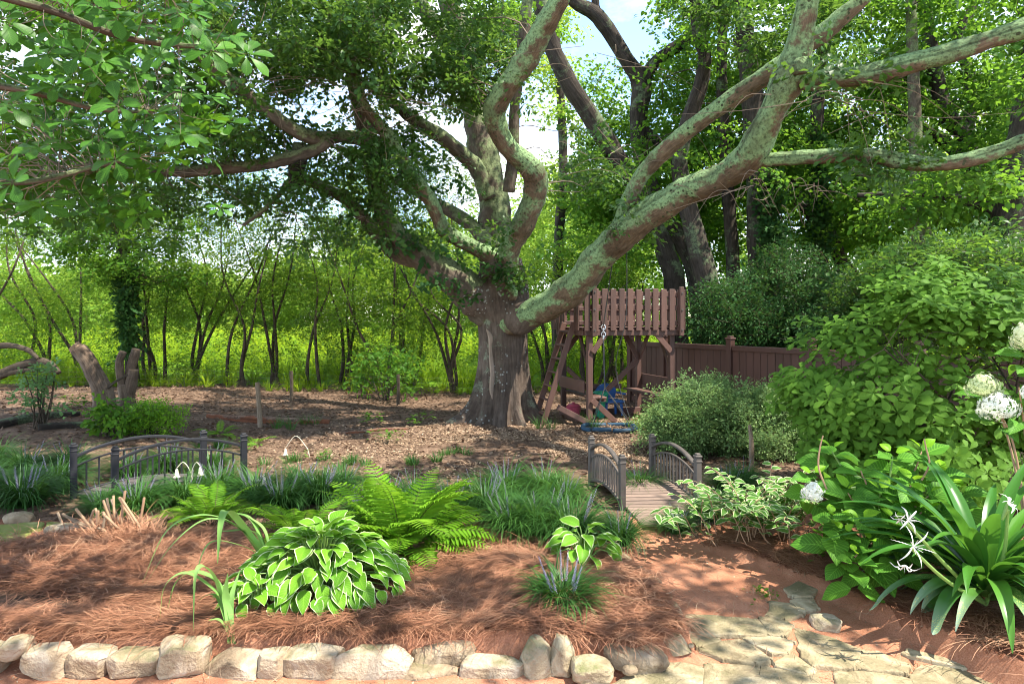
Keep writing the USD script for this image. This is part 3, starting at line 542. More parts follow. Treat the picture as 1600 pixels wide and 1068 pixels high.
# ------------------------------------------------------------------ the great oak
D0 = 11.4
OX, OY = (782 - 800) / F * D0, D0
oak = thing('oak_tree', 'huge old oak with lichened spreading limbs and fluted trunk beside the ladder', 'tree', (OX, OY, 0))
nz_, nt_ = 64, 110
zz = np.linspace(-0.15, 2.75, nz_); th = np.linspace(0, 2 * np.pi, nt_, endpoint=False)
Zg, Tg = np.meshgrid(zz, th, indexing='ij')
lob = [(-2.75, 0.85, 0.26), (-2.1, 0.45, 0.16), (-1.55, 0.62, 0.2), (-1.0, 0.5, 0.15), (-0.35, 0.78, 0.24), (0.5, 0.6, 0.2), (1.5, 0.6, 0.2), (2.5, 0.65, 0.2)]
base_r = np.interp(zz, [-0.15, 0.5, 1.0, 1.5, 1.75, 2.1, 2.4, 2.75], [0.46, 0.42, 0.41, 0.42, 0.44, 0.48, 0.45, 0.33])[:, None] * np.ones_like(Tg)
for a, h, w in lob:
    d = np.abs((Tg - a + np.pi) % (2 * np.pi) - np.pi)
    base_r += h * 0.62 * np.exp(-(d / w) ** 2) * np.exp(-np.maximum(Zg, 0) / 0.24) + 0.055 * np.exp(-(d / 0.22) ** 2) * np.clip(1.6 - Zg, 0, 1)
q = np.stack([np.cos(Tg) * 1.2, np.sin(Tg) * 1.2, Zg], -1)
base_r *= 1 + 0.16 * (meshkit.fbm(q * np.array([1.6, 1.6, 0.7]) + 5, 4, 2) - 0.5) + 0.05 * (meshkit.noise(q * np.array([7, 7, 1.2]), 6) - 0.5)
# the bare scar strip low on the left and the knobbly burl above it
lean = 0.02 * Zg
bx_ = OX + base_r * np.cos(Tg) + 0.02 * np.sin(Zg * 2) + lean; by_ = OY + base_r * np.sin(Tg) * 0.92
vt = np.stack([bx_, by_, Zg], -1).reshape(-1, 3); i, j = np.meshgrid(np.arange(nz_ - 1), np.arange(nt_), indexing='ij'); j2 = (j + 1) % nt_
qd = np.stack([i * nt_ + j, i * nt_ + j2, (i + 1) * nt_ + j2, (i + 1) * nt_ + j], -1).reshape(-1, 4)
uvt = np.stack([Tg * 0.5, Zg], -1).reshape(-1, 2)
k = len(vt); vt = np.vstack([vt, [OX, OY, 2.8]]); uvt = np.vstack([uvt, [0, 2.8]]); s = np.arange(nt_)
trunk_f = np.vstack([qd[:, [0, 1, 2]], qd[:, [0, 2, 3]], np.stack([(nz_ - 1) * nt_ + s, (nz_ - 1) * nt_ + (s + 1) % nt_, np.full(nt_, k)], 1)])
obj('trunk', (vt, trunk_f, uvt), M['oak_bark'], oak, smooth=True)
# bark scar strip: a shallow raised plate on the trunk
def on_trunk(px, z, off=0.0):
    a = math.acos(np.clip(((px - 800) / F * 10.95 - OX) / 0.5, -1, 1)); a = -a
    it = int(np.argmin(np.abs(zz - z))); ia = int(np.argmin(np.abs((th - a % (2 * np.pi)))))
    p = vt[it * nt_ + ia].copy(); d = nrm(np.array([p[0] - OX, p[1] - OY, 0])); return p + d * off
pts = [on_trunk(x, 1.7 - (y - 500) / 95.0, 0.0) for x, y in [(753, 512), (760, 525), (759, 545), (761, 565), (764, 585), (763, 605), (766, 622)]]
obj('bark_scar', tube(pts, [0.01, 0.045, 0.03, 0.04, 0.036, 0.04, 0.01], 8, n=40, rough=0.25, seed=3), M['bark_scar'], oak, smooth=True, label='pale bare scar strip down the trunk')

LIMBS = [   # (x, y, depth, radius in pixels) along each limb
    ('limb', 'limb_bark', [(778, 512, 11.45, 18), (803, 500, 11.05, 24), (832, 490, 10.7, 25), (866, 472, 10.25, 26), (905, 440, 9.7, 26), (950, 388, 9.1, 25), (1000, 345, 8.6, 25), (1060, 305, 8.2, 25), (1120, 280, 7.8, 24), (1168, 248, 7.4, 26), (1195, 200, 7.1, 25), (1218, 150, 6.9, 26), (1240, 108, 6.8, 30), (1250, 60, 6.7, 22), (1262, 5, 6.6, 19), (1275, -60, 6.5, 17), (1290, -160, 6.4, 13)]),
    ('limb', 'limb_bark', [(1238, 112, 6.8, 21), (1270, 119, 6.6, 16), (1310, 122, 6.5, 16), (1370, 113, 6.3, 19), (1430, 97, 6.2, 18), (1480, 84, 6.1, 17), (1545, 62, 6.0, 17), (1610, 40, 5.9, 17), (1720, 0, 5.8, 14), (1850, -60, 5.7, 10)]),
    ('limb', 'limb_bark', [(958, 385, 9.0, 20), (972, 345, 8.95, 15), (986, 305, 8.9, 13), (1010, 265, 8.7, 14), (1070, 208, 8.3, 15), (1150, 150, 7.9, 16), (1222, 102, 7.5, 16), (1285, 52, 7.2, 16), (1345, 0, 7.0, 14), (1430, -80, 6.8, 10)]),
    ('limb', 'limb_bark', [(1172, 248, 7.4, 18), (1200, 250, 7.3, 12), (1260, 246, 7.1, 12), (1340, 242, 6.9, 13), (1400, 250, 6.7, 13), (1450, 256, 6.6, 12), (1500, 252, 6.5, 12), (1560, 236, 6.4, 13), (1610, 216, 6.3, 13), (1720, 170, 6.2, 10), (1850, 120, 6.1, 7)]),
    ('limb', 'limb_bark', [(788, 440, 11.1, 26), (795, 395, 10.8, 19), (815, 355, 10.5, 19), (833, 310, 10.2, 20), (837, 278, 10.0, 21), (822, 255, 9.8, 19), (795, 232, 9.6, 18), (776, 200, 9.4, 18), (773, 168, 9.2, 20), (792, 135, 9.0, 20), (820, 95, 8.8, 20), (845, 50, 8.6, 20), (872, 5, 8.4, 17), (905, -60, 8.2, 14), (940, -160, 8.0, 10)]),
    ('limb', 'mossy_bark', [(782, 470, 11.5, 42), (778, 400, 11.6, 30), (775, 340, 11.7, 27), (765, 280, 11.8, 26), (752, 220, 11.9, 24), (738, 150, 12.0, 22), (727, 90, 12.1, 23), (715, 40, 12.2, 20), (700, 0, 12.2, 17), (680, -80, 12.2, 13), (660, -200, 12.2, 9)]),
    ('limb', 'mossy_bark', [(775, 505, 11.45, 26), (748, 470, 11.2, 32), (706, 434, 10.85, 28), (655, 400, 10.5, 21), (625, 372, 10.4, 18), (600, 335, 10.3, 15), (588, 290, 10.2, 14), (578, 240, 10.1, 14), (568, 190, 10.0, 14), (555, 130, 9.9, 14), (545, 60, 9.8, 12), (540, -40, 9.7, 9)]),
    ('limb', 'mossy_bark', [(660, 408, 10.6, 14), (625, 402, 10.6, 12), (600, 382, 10.5, 11), (572, 345, 10.2, 10), (540, 312, 10.0, 11), (500, 290, 9.8, 9), (465, 278, 9.6, 9), (440, 300, 9.5, 5), (415, 325, 9.4, 4), (380, 352, 9.3, 3)]),
    ('limb', 'mossy_bark', [(578, 222, 10.1, 15), (545, 214, 9.8, 11), (500, 216, 9.4, 12), (470, 208, 9.2, 12), (440, 190, 9.0, 12), (405, 163, 8.8, 12), (370, 135, 8.6, 12), (335, 108, 8.5, 12), (300, 85, 8.4, 9), (240, 50, 8.3, 7), (170, 20, 8.2, 4)]),
    ('limb', 'mossy_bark', [(512, 218, 9.4, 12), (490, 234, 9.4, 11), (450, 247, 9.3, 11), (405, 258, 9.2, 10), (350, 262, 9.1, 10), (290, 268, 9.0, 9), (220, 268, 8.9, 8), (130, 276, 8.8, 8), (40, 272, 8.7, 7), (-60, 280, 8.6, 5)]),
    ('limb', 'limb_bark', [(775, 402, 11.0, 18), (752, 392, 10.8, 13), (725, 378, 10.6, 13), (696, 360, 10.4, 13), (680, 330, 10.2, 12), (668, 305, 10.0, 12), (645, 275, 9.8, 11), (622, 240, 9.6, 13), (605, 210, 9.5, 12), (588, 190, 9.4, 10), (572, 170, 9.3, 9), (555, 120, 9.2, 6)]),
    ('limb', 'mossy_bark', [(768, 310, 11.7, 20), (745, 262, 11.6, 14), (715, 235, 11.4, 13), (680, 208, 11.2, 12), (640, 182, 11.0, 10), (600, 150, 10.8, 8), (540, 110, 10.6, 5)]),
    ('limb', 'mossy_bark', [(775, 395, 11.4, 20), (750, 365, 11.6, 13), (722, 340, 11.8, 12), (690, 322, 12.0, 10), (650, 300, 12.3, 8), (600, 270, 12.6, 5)]),
    ('limb', 'mossy_bark', [(795, 300, 10.9, 10), (802, 230, 10.8, 10), (805, 160, 10.7, 9), (815, 80, 10.6, 10), (822, 20, 10.5, 10), (830, -60, 10.4, 8)]),
    ('limb', 'mossy_bark', [(735, 130, 12.0, 14), (705, 80, 11.8, 14), (680, 40, 11.6, 14), (655, 0, 11.5, 12), (620, -70, 11.3, 9)]),
]
import manifold3d
def collar(name, caps, k, edge, m, parent, seed):
    """Limb bases melted together: a smooth union of tapered capsules."""
    A = np.array([c[0] for c in caps]); B = np.array([c[1] for c in caps]); ra = np.array([c[2] for c in caps]); rb = np.array([c[3] for c in caps]); D = B - A; DD = (D * D).sum(1)
    def f(x, y, z):
        p = np.array([x, y, z]) - A; t = np.clip((p * D).sum(1) / DD, 0, 1); q = p - D * t[:, None]; d = np.sqrt((q * q).sum(1)) - (ra + (rb - ra) * t)
        mn = d.min(); return -(mn - k * math.log(np.exp(-(d - mn) / k).sum()))
    R_ = max(ra.max(), rb.max()) + 0.2; lo = np.minimum(A, B).min(0) - R_; hi = np.maximum(A, B).max(0) + R_
    g = manifold3d.Manifold.level_set(f, [*lo, *hi], edge, 0.0).to_mesh(); v = np.array(g.vert_properties[:, :3], float); fc = np.array(g.tri_verts)
    n = vnormals(v, fc); v = v + n * (0.05 * (meshkit.fbm(v * [4, 4, 2] + seed, 4, seed) - 0.5) + 0.02 * (meshkit.noise(v * [14, 14, 4], seed) - 0.5))[:, None]
    obj(name, (v, fc, np.column_stack([np.arctan2(v[:, 1] - OY, v[:, 0] - OX) * 0.45, v[:, 2]])), m, parent, smooth=True)
_c = lambda x, y, d: P(x, y, d)
collar('branch_collar', [(np.array([OX, OY, 1.25]), np.array([OX + 0.04, OY, 2.5]), 0.33, 0.34), (_c(785, 480, 11.3), _c(815, 497, 10.95), 0.22, 0.225), (_c(815, 497, 10.95), _c(868, 471, 10.25), 0.225, 0.17), (_c(775, 480, 11.3), _c(742, 464, 11.1), 0.26, 0.27), (_c(742, 464, 11.1), _c(690, 424, 10.75), 0.27, 0.17),
    (_c(780, 470, 11.4), _c(778, 400, 11.55), 0.34, 0.26), (_c(786, 450, 11.2), _c(795, 395, 10.8), 0.26, 0.16), (_c(775, 440, 11.2), _c(758, 394, 10.85), 0.2, 0.11)], 0.07, 0.055, M['oak_bark'], oak, 4)
oak_skel = []
for li, (nm, m_, pts) in enumerate(LIMBS):
    c = np.array([P(x, y, d) for x, y, d, _ in pts]); rr = 0.9 * np.array([rp / F * d for _, _, d, rp in pts])
    obj(nm, tube(c, rr, 26, n=len(pts) * 9, rough=0.22, seed=li + 1), M[m_], oak, smooth=True)
    oak_skel.append(catmull(c, len(pts) * 6))
# knots, cut stub and collar
obj('branch_stub', tube([P(1243, 108, 6.75), P(1250, 104, 6.62), P(1258, 101, 6.52)], [0.11, 0.085, 0.075], 12, n=8, rough=0.15, seed=4), M['limb_bark'], oak, smooth=True)
obj('branch_stub', tube([P(1255, 131, 6.7), P(1275, 136, 6.6), P(1289, 135, 6.55)], [0.06, 0.04, 0.02], 8, n=8, rough=0.15, seed=5), M['limb_bark'], oak, smooth=True)
obj('branch_stub', tube([P(470, 225, 9.4), P(466, 250, 9.4), P(462, 288, 9.4)], [0.11, 0.12, 0.09], 10, n=10, rough=0.25, seed=6), M['dark_bark'], oak, smooth=True)
obj('branch_stub', tube([P(790, 445, 10.95), P(800, 452, 10.85), P(803, 462, 10.85), P(795, 464, 10.9)], [0.05, 0.08, 0.075, 0.05], 10, n=12, rough=0.15, seed=8), M['limb_bark'], oak, smooth=True)
skel = np.vstack(oak_skel)
ro = rng(7)
cc = sky_pts(ro, [(560, -60, 800, 60, 8.8, 11.0, 26), (330, -80, 600, 80, 8.0, 11.0, 52), (420, 60, 660, 150, 8.2, 10.5, 28), (300, 60, 560, 200, 8.6, 11.0, 18), (640, 60, 800, 150, 9.0, 10.0, 22), (560, 150, 720, 330, 9.4, 11.2, 13), (600, 330, 780, 440, 9.9, 10.9, 4), (780, 420, 800, 450, 10.8, 11, 2), (100, 60, 420, 260, 8.0, 10.0, 40), (-80, 100, 260, 330, 8.0, 10.0, 40),
                  (380, 200, 620, 300, 9.0, 11.0, 20), (-100, -100, 330, 60, 7.5, 10.0, 50), (470, 290, 600, 400, 9.4, 10.6, 6), (-60, 285, 460, 370, 9.0, 11.0, 22), (300, 270, 560, 330, 9.0, 10.5, 6), (880, 200, 960, 300, 10.0, 12.0, 5), (1320, 232, 1410, 262, 6.6, 7.0, 3), (1280, 100, 1340, 125, 6.3, 6.6, 2), (940, 330, 1010, 380, 8.4, 9.0, 3)])
up = []                                                        # the crown that arches overhead, above the frame
for _ in range(62):
    a, rad = ro.uniform(0, 2 * np.pi), ro.uniform(0, 1) ** 0.5
    up.append([OX + 0.6 + math.cos(a) * rad * 7.5, 10.6 + math.sin(a) * rad * 5.2, 6.9 + 2.6 * (1 - rad ** 2) + ro.uniform(-0.5, 1.0)])
for _ in range(17): up.append([ro.uniform(1.5, 8.5), ro.uniform(3.6, 8.0), ro.uniform(5.8, 8.0)])
up = np.array(up)
g = twigs_to(ro, skel, cc, 0.011, 0.003); obj('branches', g, M['twig'], oak, smooth=True, kind='stuff')
g = twigs_to(ro, skel, up, 0.02, 0.005); obj('branches', g, M['twig'], oak, smooth=True, kind='stuff')
crown(oak, ro, clumps(ro, cc, 15, 0.42, 0.6), SP_oak, M['oak_leaf'], 0.55, (0.6, 1.15))
crown(oak, ro, clumps(ro, up, 22, 0.6, 0.5), SP_oak, M['oak_leaf'], 0.5, (1.0, 1.6))
# bare hanging twigs under the limbs
hang = []
for x0, y0, d, n, L in [(1310, 150, 6.5, 16, 95), (1180, 280, 7.4, 12, 60), (1230, 300, 7.2, 22, 40), (560, 150, 9.2, 24, 110), (450, 130, 8.8, 20, 90), (250, 250, 8.8, 20, 90), (960, 240, 8.8, 8, 120), (880, 90, 8.6, 8, 90)]:
    for _ in range(n):
        a = P(x0 + ro.normal(0, 55), y0 + ro.normal(0, 18), d + ro.normal(0, 0.2)); e = ro.normal(0, 1, 2); s_ = d / F * L
        hang.append(tube([a, a + np.array([e[0] * s_ * 0.5, e[1] * 0.15, -0.1 * s_ + ro.normal(0, 0.15 * s_)]), a + np.array([e[0] * s_ * 1.0, e[1] * 0.3, -s_ * ro.uniform(0.1, 1.0)])], [0.005, 0.0035, 0.0015], 3, n=9, cap=False))
obj('dead_twigs', join(*hang), M['twig'], oak, kind='stuff')
# vines on the trunk and limbs
vp = []
for (x, y, d, n, sd) in [(690, 430, 10.4, 12, 22), (640, 385, 10.2, 12, 20), (760, 420, 10.75, 8, 16), (790, 415, 10.6, 8, 12), (730, 465, 10.5, 6, 8), (580, 330, 10.0, 12, 20), (600, 250, 9.8, 14, 22), (700, 300, 10.4, 12, 26)]:
    for _ in range(n): vp.append(P(x + ro.normal(0, sd), y + ro.normal(0, sd * 0.5), d + ro.normal(0, 0.15)))
instancer('climbing_ivy', SP_ivy, M['ivy_leaf'], vp, rand_rot(ro, len(vp), 0.9), ro.uniform(0.9, 1.6, len(vp)), oak)
# plant and stones at the trunk foot belong to the ground: added further down

# ------------------------------------------------------------------ woodland behind on the right
def tree(name, label, stems, m_, boxes, sp, leafm, seed, per=14, rad=0.7, scale=(0.8, 1.3), group=None, flat=0.5, ivy=None, tw=0.014, cat='tree', tilt=0.45, sides=12):
    """stems: lists of (x, y, depth, radius px); boxes: foliage blocks in view and above it."""
    r = rng(seed); d0 = stems[0][0][2]; b = P(stems[0][0][0], stems[0][0][1], d0)
    t = thing(name, label, cat, (b[0], b[1], g1(b[0], b[1])), group)
    sk = []
    for si, st in enumerate(stems):
        c = np.array([P(x, y, d) for x, y, d, _ in st]); rr = np.array([q / F * d for _, _, d, q in st])
        if si == 0 or c[0][2] < 0.6:
            c[0][2] = g1(c[0][0], c[0][1]) - 0.1
        obj('trunk' if si == 0 else 'limb', tube(c, rr, sides, n=len(st) * 6, rough=0.14, seed=seed + si), m_, t, smooth=True); sk.append(catmull(c, 30))
    cs = sky_pts(r, boxes); sk = np.vstack(sk)
    if name == 'hardwood_tree' and len(cs):
        eye = np.array([0, 0, H]); far = r.uniform(size=len(cs)) < 0.72; cs[far] = eye + (cs[far] - eye) * ((cs[far, 1] + 2.6) / cs[far, 1])[:, None]
    if len(cs):
        obj('branches', twigs_to(r, sk, cs, tw, 0.004), M['stem_bark'], t, smooth=True, kind='stuff')
        crown(t, r, clumps(r, cs, per, rad, flat), sp, leafm, tilt, scale)
    if ivy:
        vv = []
        for (x, y, d, q) in ivy:
            for _ in range(70): vv.append(P(x + r.normal(0, q), y + r.uniform(-28, 28), d - abs(r.normal(0, q / F * d))))
        instancer('climbing_ivy', SP_ivy, M['ivy_leaf'], vv, rand_rot(r, len(vv), 0.9), r.uniform(1.0, 2.0, len(vv)), t)
    return t
WL = M['wood_leaf']
GB = 'woodland trees behind the play tower and fence'
tree('hardwood_tree', 'dark leaning trunk rising behind the right end of the play tower', [[(1060, 620, 17, 17), (1055, 450, 17, 17), (1040, 395, 17, 16), (1010, 320, 17, 15), (962, 243, 17, 16), (928, 189, 16.8, 15), (888, 128, 16.6, 14), (854, 50, 16.4, 13), (840, -20, 16.2, 11), (815, -150, 16, 8)]], M['dark_bark'],
     [(900, 120, 1000, 330, 17, 19, 18), (740, -60, 860, 60, 14, 18, 10), (860, 260, 1040, 420, 15, 18, 24)], SP_maple, WL, 101, group=GB)
tree('hardwood_tree', 'dark forked trunk splitting into a Y against the blue sky, behind the tower', [[(1105, 640, 18, 15), (1085, 420, 18, 15), (1035, 335, 18, 14), (1003, 250, 18, 13), (998, 180, 18, 14), (1002, 130, 18, 16), (982, 98, 17.8, 12), (935, 27, 17.5, 12), (895, 0, 17.3, 10), (850, -60, 17, 8)], [(1002, 132, 18, 11), (1026, 95, 17.8, 9), (1070, 64, 17.6, 9), (1100, 40, 17.4, 8), (1122, -10, 17.2, 8)], [(1003, 200, 18, 8), (1040, 230, 17.8, 7), (1080, 250, 17.6, 5)], [(934, 26, 17.5, 6), (930, 0, 17.4, 6), (928, -40, 17.3, 5)]], M['dark_bark'],
     [(1010, 100, 1100, 330, 17.5, 20, 22), (1020, -60, 1130, 60, 17, 20, 10), (1020, 280, 1180, 420, 16, 20, 24)], SP_maple, WL, 102, group=GB)
tree('hardwood_tree', 'stout grey flecked trunk just right of the play tower railing', [[(1118, 660, 15, 22), (1108, 470, 15, 19), (1092, 390, 15, 17), (1075, 320, 15, 15), (1062, 240, 15, 13), (1100, 110, 14.8, 11), (1090, 40, 14.6, 10), (1080, -80, 14.4, 8)]], M['dark_bark'],
     [(1040, 40, 1200, 300, 14.5, 18, 30), (1040, -120, 1200, 20, 13, 17, 14), (900, 150, 1060, 420, 16, 19, 18)], SP_maple, WL, 103, group=GB)
tree('hardwood_tree', 'slim straight grey trunk between the flecked trunk and the ivied one', [[(1148, 640, 17, 13), (1146, 440, 17, 11), (1140, 330, 17, 10), (1130, 200, 17, 9), (1128, 80, 17, 8), (1135, -60, 17, 7)]], M['dark_bark'],
     [(1100, 60, 1260, 320, 16.5, 20, 30), (1120, -120, 1250, 40, 15, 18, 12)], SP_maple, WL, 104, group=GB)
tree('hardwood_tree', 'dark trunk half wrapped in ivy above the dark evergreen mass', [[(1190, 640, 16, 23), (1188, 430, 16, 21), (1188, 330, 16, 20), (1180, 200, 16, 17), (1165, 60, 16, 14), (1155, -80, 16, 11)]], M['dark_bark'],
     [(1130, 60, 1300, 300, 15, 19, 34), (1180, -120, 1330, 40, 13.5, 18, 14)], SP_maple, WL, 105, group=GB, ivy=[(1206, 420, 15.6, 9), (1208, 380, 15.6, 9), (1206, 340, 15.6, 8), (1204, 300, 15.6, 8)])
tree('hardwood_tree', 'thin black ivy-clad trunk right of the brown limb fork', [[(1284, 620, 17, 13), (1282, 420, 17, 11), (1280, 300, 17, 10), (1277, 180, 17, 10), (1285, 80, 17, 9), (1300, -60, 17, 7)]], M['dark_bark'],
     [(1240, 60, 1400, 330, 16, 20, 34), (1260, -120, 1420, 50, 14, 18, 14), (1220, 300, 1360, 400, 16, 19, 14)], SP_maple, WL, 106, group=GB, ivy=[(1281, 400, 16.7, 5), (1281, 350, 16.7, 5), (1279, 300, 16.7, 5), (1278, 240, 16.7, 5)])
tree('hardwood_tree', 'leaning trunk slanting down to the right past the evergreen mass', [[(1400, 640, 18, 13), (1340, 455, 18, 13), (1315, 410, 18, 12), (1290, 360, 18, 11), (1240, 300, 18, 10), (1180, 180, 18, 8), (1150, 60, 18, 6)]], M['dark_bark'],
     [(1180, 180, 1330, 330, 17, 21, 18), (1330, 380, 1420, 440, 17, 20, 8)], SP_maple, WL, 107, group=GB)
tree('hardwood_tree', 'tall smooth grey trunk standing against the sky gap at right', [[(1450, 640, 15, 17), (1442, 400, 15, 15), (1436, 330, 15, 12), (1432, 250, 15, 10), (1429, 170, 15, 9), (1425, 60, 15, 8), (1422, -80, 15, 7)], [(1440, 370, 15, 11), (1400, 310, 15, 9), (1380, 285, 15.2, 7), (1330, 265, 15.4, 5)]], M['mossy_bark'],
     [(1360, 60, 1480, 240, 14, 18, 26), (1340, -120, 1480, 40, 12, 17, 14), (1300, 250, 1440, 380, 14, 18, 18)], SP_maple, WL, 108, group=GB)
tree('hardwood_tree', 'curved dark trunk that forks like a wishbone at upper right', [[(1590, 640, 17, 16), (1570, 420, 17, 16), (1530, 300, 17, 15), (1508, 215, 17, 14), (1480, 180, 17, 12), (1462, 120, 17, 11), (1452, 60, 17, 10), (1440, -20, 17, 8), (1430, -100, 17, 6)], [(1508, 218, 17, 11), (1517, 165, 17, 8), (1513, 110, 17, 8), (1495, 60, 17, 7), (1520, 10, 17, 7), (1545, -60, 17, 5)], [(1530, 290, 17, 8), (1480, 225, 17, 8), (1440, 200, 17, 7), (1390, 165, 17, 5)]], M['dark_bark'],
     [(1420, 20, 1560, 160, 15, 19, 26), (1540, 60, 1680, 320, 14, 18, 30), (1460, -140, 1650, 20, 12, 17, 16), (1480, 330, 1580, 400, 15, 18, 10)], SP_maple, WL, 109, group=GB)
tree('hardwood_tree', 'massive dark ridged trunk at the right edge, ivy up its side', [[(1575, 640, 12.5, 40), (1572, 430, 12.5, 32), (1580, 360, 12.5, 30), (1592, 300, 12.5, 29), (1606, 220, 12.5, 28), (1625, 100, 12.5, 26), (1640, -60, 12.5, 22)], [(1580, 340, 12.5, 12), (1530, 320, 12.7, 8), (1450, 303, 12.9, 6), (1340, 305, 13.1, 4)]], M['dark_bark'],
     [(1540, 180, 1660, 320, 11, 13.5, 24), (1560, -60, 1720, 160, 10, 13, 24), (1400, 280, 1560, 340, 12, 14, 16)], SP_maple, WL, 110, group=GB, ivy=[(1556, 420, 12.2, 8), (1558, 380, 12.2, 7)])
tree('hardwood_tree', 'spindly tree with yellow-green leaves hanging in the gap between the oak limbs', [[(870, 640, 22, 9), (872, 400, 22, 8), (880, 250, 22, 7), (872, 100, 22, 6), (860, -60, 22, 5)], [(876, 330, 22, 5), (920, 290, 22, 4), (960, 270, 22, 3)]], M['dark_bark'],
     [(760, 10, 860, 110, 20, 24, 18), (835, 0, 905, 230, 19, 24, 12), (820, 260, 1000, 420, 20, 25, 40), (850, 400, 1000, 500, 20, 24, 24)], SP_maple, M['far_leaf'], 111, group=GB, rad=0.8)

# small multi-stemmed privets along the wire fence on the left
rt = rng(55)
thick = [(-40, 17.0, 'gnarled privet with low arching bare limbs at the left edge', 3), (60, 18.5, 'bushy privet behind the arching bare limbs', 3), (120, 18.0, 'thin privet left of the leaning cut trunk', 3), (240, 16.5, 'many-stemmed privet just right of the forked cut trunk', 5), (300, 17.0, 'leaning privet whose stems slant right above the wooden stake', 4), (375, 16.0, 'short privet with a round knot of twigs left of the wooden stake', 3),
         (428, 16.5, 'Y-stemmed privet behind the leaning wooden stake', 3), (482, 16.2, 'single wavy-stemmed privet right of the Y-stemmed one', 2), (545, 17.0, 'privet with two crossing stems left of the short fence post', 3), (598, 16.0, 'slender privet pair behind the short fence post', 3), (645, 17.5, 'drooping privet midway between short post and oak', 3), (712, 15.8, 'dark-stemmed privet clump close to the oak trunk', 5), (850, 16.5, 'thin privet between oak trunk and ladder', 3), (925, 16.0, 'bare-stemmed privet bush seen through the play tower legs', 7), (965, 17.0, 'privet with curving stems behind the tower ropes', 5)]
for ti, (x, d, label, ns) in enumerate(thick):
    gy = HOR + H * F / d; stems = []
    for s_ in range(ns):
        x0 = x + rt.normal(0, 9); lean_ = rt.normal(0, 45) + (35 if ti == 4 else 0); top = rt.uniform(300, 400) if x < 720 else rt.uniform(420, 470)
        stems.append([(x0, gy, d, rt.uniform(2.4, 4)), (x0 + lean_ * 0.12 + rt.normal(0, 5), gy - 40, d, 2.7), (x0 + lean_ * 0.35 + rt.normal(0, 9), gy - 100, d - rt.uniform(0, 0.5), 2.1), (x0 + lean_ * 0.8 + rt.normal(0, 14), (gy + top) / 2 - 40, d - rt.uniform(0, 1), 1.4), (x0 + lean_ * 1.3, top, d - rt.uniform(-.5, 1), 0.6)])
    if ti == 0:
        stems += [[(-60, 600, 15, 9), (0, 585, 14.8, 8), (50, 565, 14.6, 6), (78, 568, 14.5, 5), (92, 582, 14.4, 4)], [(-60, 640, 15, 8), (-10, 590, 14.8, 5), (40, 578, 14.6, 4), (88, 580, 14.5, 3)], [(-60, 560, 15, 6), (0, 540, 14.8, 5), (40, 545, 14.6, 4), (60, 560, 14.5, 3)]]
    if x < 760: bx = [(x - 85, 265, x + 85, 370, d - 1.0, d + 1.5, 11), (x - 75, 345, x + 75, 470, d - 1.5, d + 1.2, 14), (x - 65, 440, x + 65, 515, d - 1.2, d + 1.0, 8), (x - 85, 485, x + 85, 575, d - 0.8, d + 1.2, 9 if x < 270 or x > 530 else 3)]
    else: bx = [(x - 50, 400, x + 50, 500, d - 0.8, d + 1.5, 10), (x - 45, 480, x + 45, 590, d - 0.5, d + 1.5, 9)]
    tree('privet_tree', label, stems, M['stem_bark'], bx, SP_fine, M['thicket_leaf'], 300 + ti, per=13, rad=0.58, scale=(0.7, 1.25), group='small privet trees along the wire fence', flat=0.6, tw=0.006, sides=7)
tree('cedar_tree', 'dark straight ivied trunk rising behind the forked cut trunk, with a leafy head', [[(208, 615, 15.5, 11), (205, 560, 15.5, 9), (203, 520, 15.5, 9), (198, 470, 15.5, 9), (192, 430, 15.5, 8), (188, 380, 15.5, 6), (185, 330, 15.5, 4)]], M['dark_bark'],
     [(110, 330, 290, 440, 14.5, 16.5, 34), (60, 340, 200, 420, 14.5, 16, 10)], SP_oak, M['wood_leaf'], 340, per=16, rad=0.6, ivy=[(202, 530, 15.3, 4), (200, 490, 15.3, 4), (195, 450, 15.3, 4)])

# far wood beyond the meadow, and the tall meadow growth
rf = rng(77)
fx = rf.uniform(-60, 70, 1500); fd = rf.uniform(40, 56, 1500)
hgt = np.interp(fx, [-60, -30, -12, -3, 4, 14, 70], [4.5, 4.8, 5.6, 7.0, 10, 15, 17]) * (0.75 + 0.5 * meshkit.noise(np.column_stack([fx * 0.16, fd * 0, fx * 0]), 5))
fz = rf.uniform(0, 1, 1500) ** 0.8 * hgt
fp = clumps(rf, np.column_stack([fx, fd, fz]), 7, 1.7, 0.8)
instancer('far_wood', SP_far, M['far_leaf'], fp, rand_rot(rf, len(fp), 0.7), rf.uniform(0.9, 1.7, len(fp)), None, 'bright green far wood massed beyond the sunlit meadow', 'woodland')
n_ = 14000; mx = rf.uniform(-32, 34, n_); my = 15.3 + 28 * rf.uniform(0, 1, n_) ** 1.5
def tuft(seed, n, h, w, lean_=0.5):
    r = rng(seed); lf = leaf(h, w, 'blade', 3, 0.2, 0.9); a = r.uniform(0, 2 * np.pi, n); e = r.uniform(0.8, 1.45, n)
    return place(lf, frames(np.stack([np.cos(a) * np.cos(e), np.sin(a) * np.cos(e), np.sin(e)], 1), [0, 0, 1]), np.stack([np.cos(a), np.sin(a), np.zeros(n)], 1) * 0.05, r.uniform(0.6, 1.1, n))
def weed(seed, h=0.6, n=24, L=0.11):
    r = rng(seed); lf = leaf(L, L * 0.55, 'ovate', 2, 0.15, 0.5); t = r.uniform(0.2, 1, n); a = r.uniform(0, 2 * np.pi, n)
    return place(lf, frames(np.stack([np.cos(a), np.sin(a), r.uniform(-0.2, 0.7, n)], 1), [0, 0, 1]), np.stack([r.normal(0, 0.05, n), r.normal(0, 0.05, n), t * h], 1), r.uniform(0.6, 1.2, n))
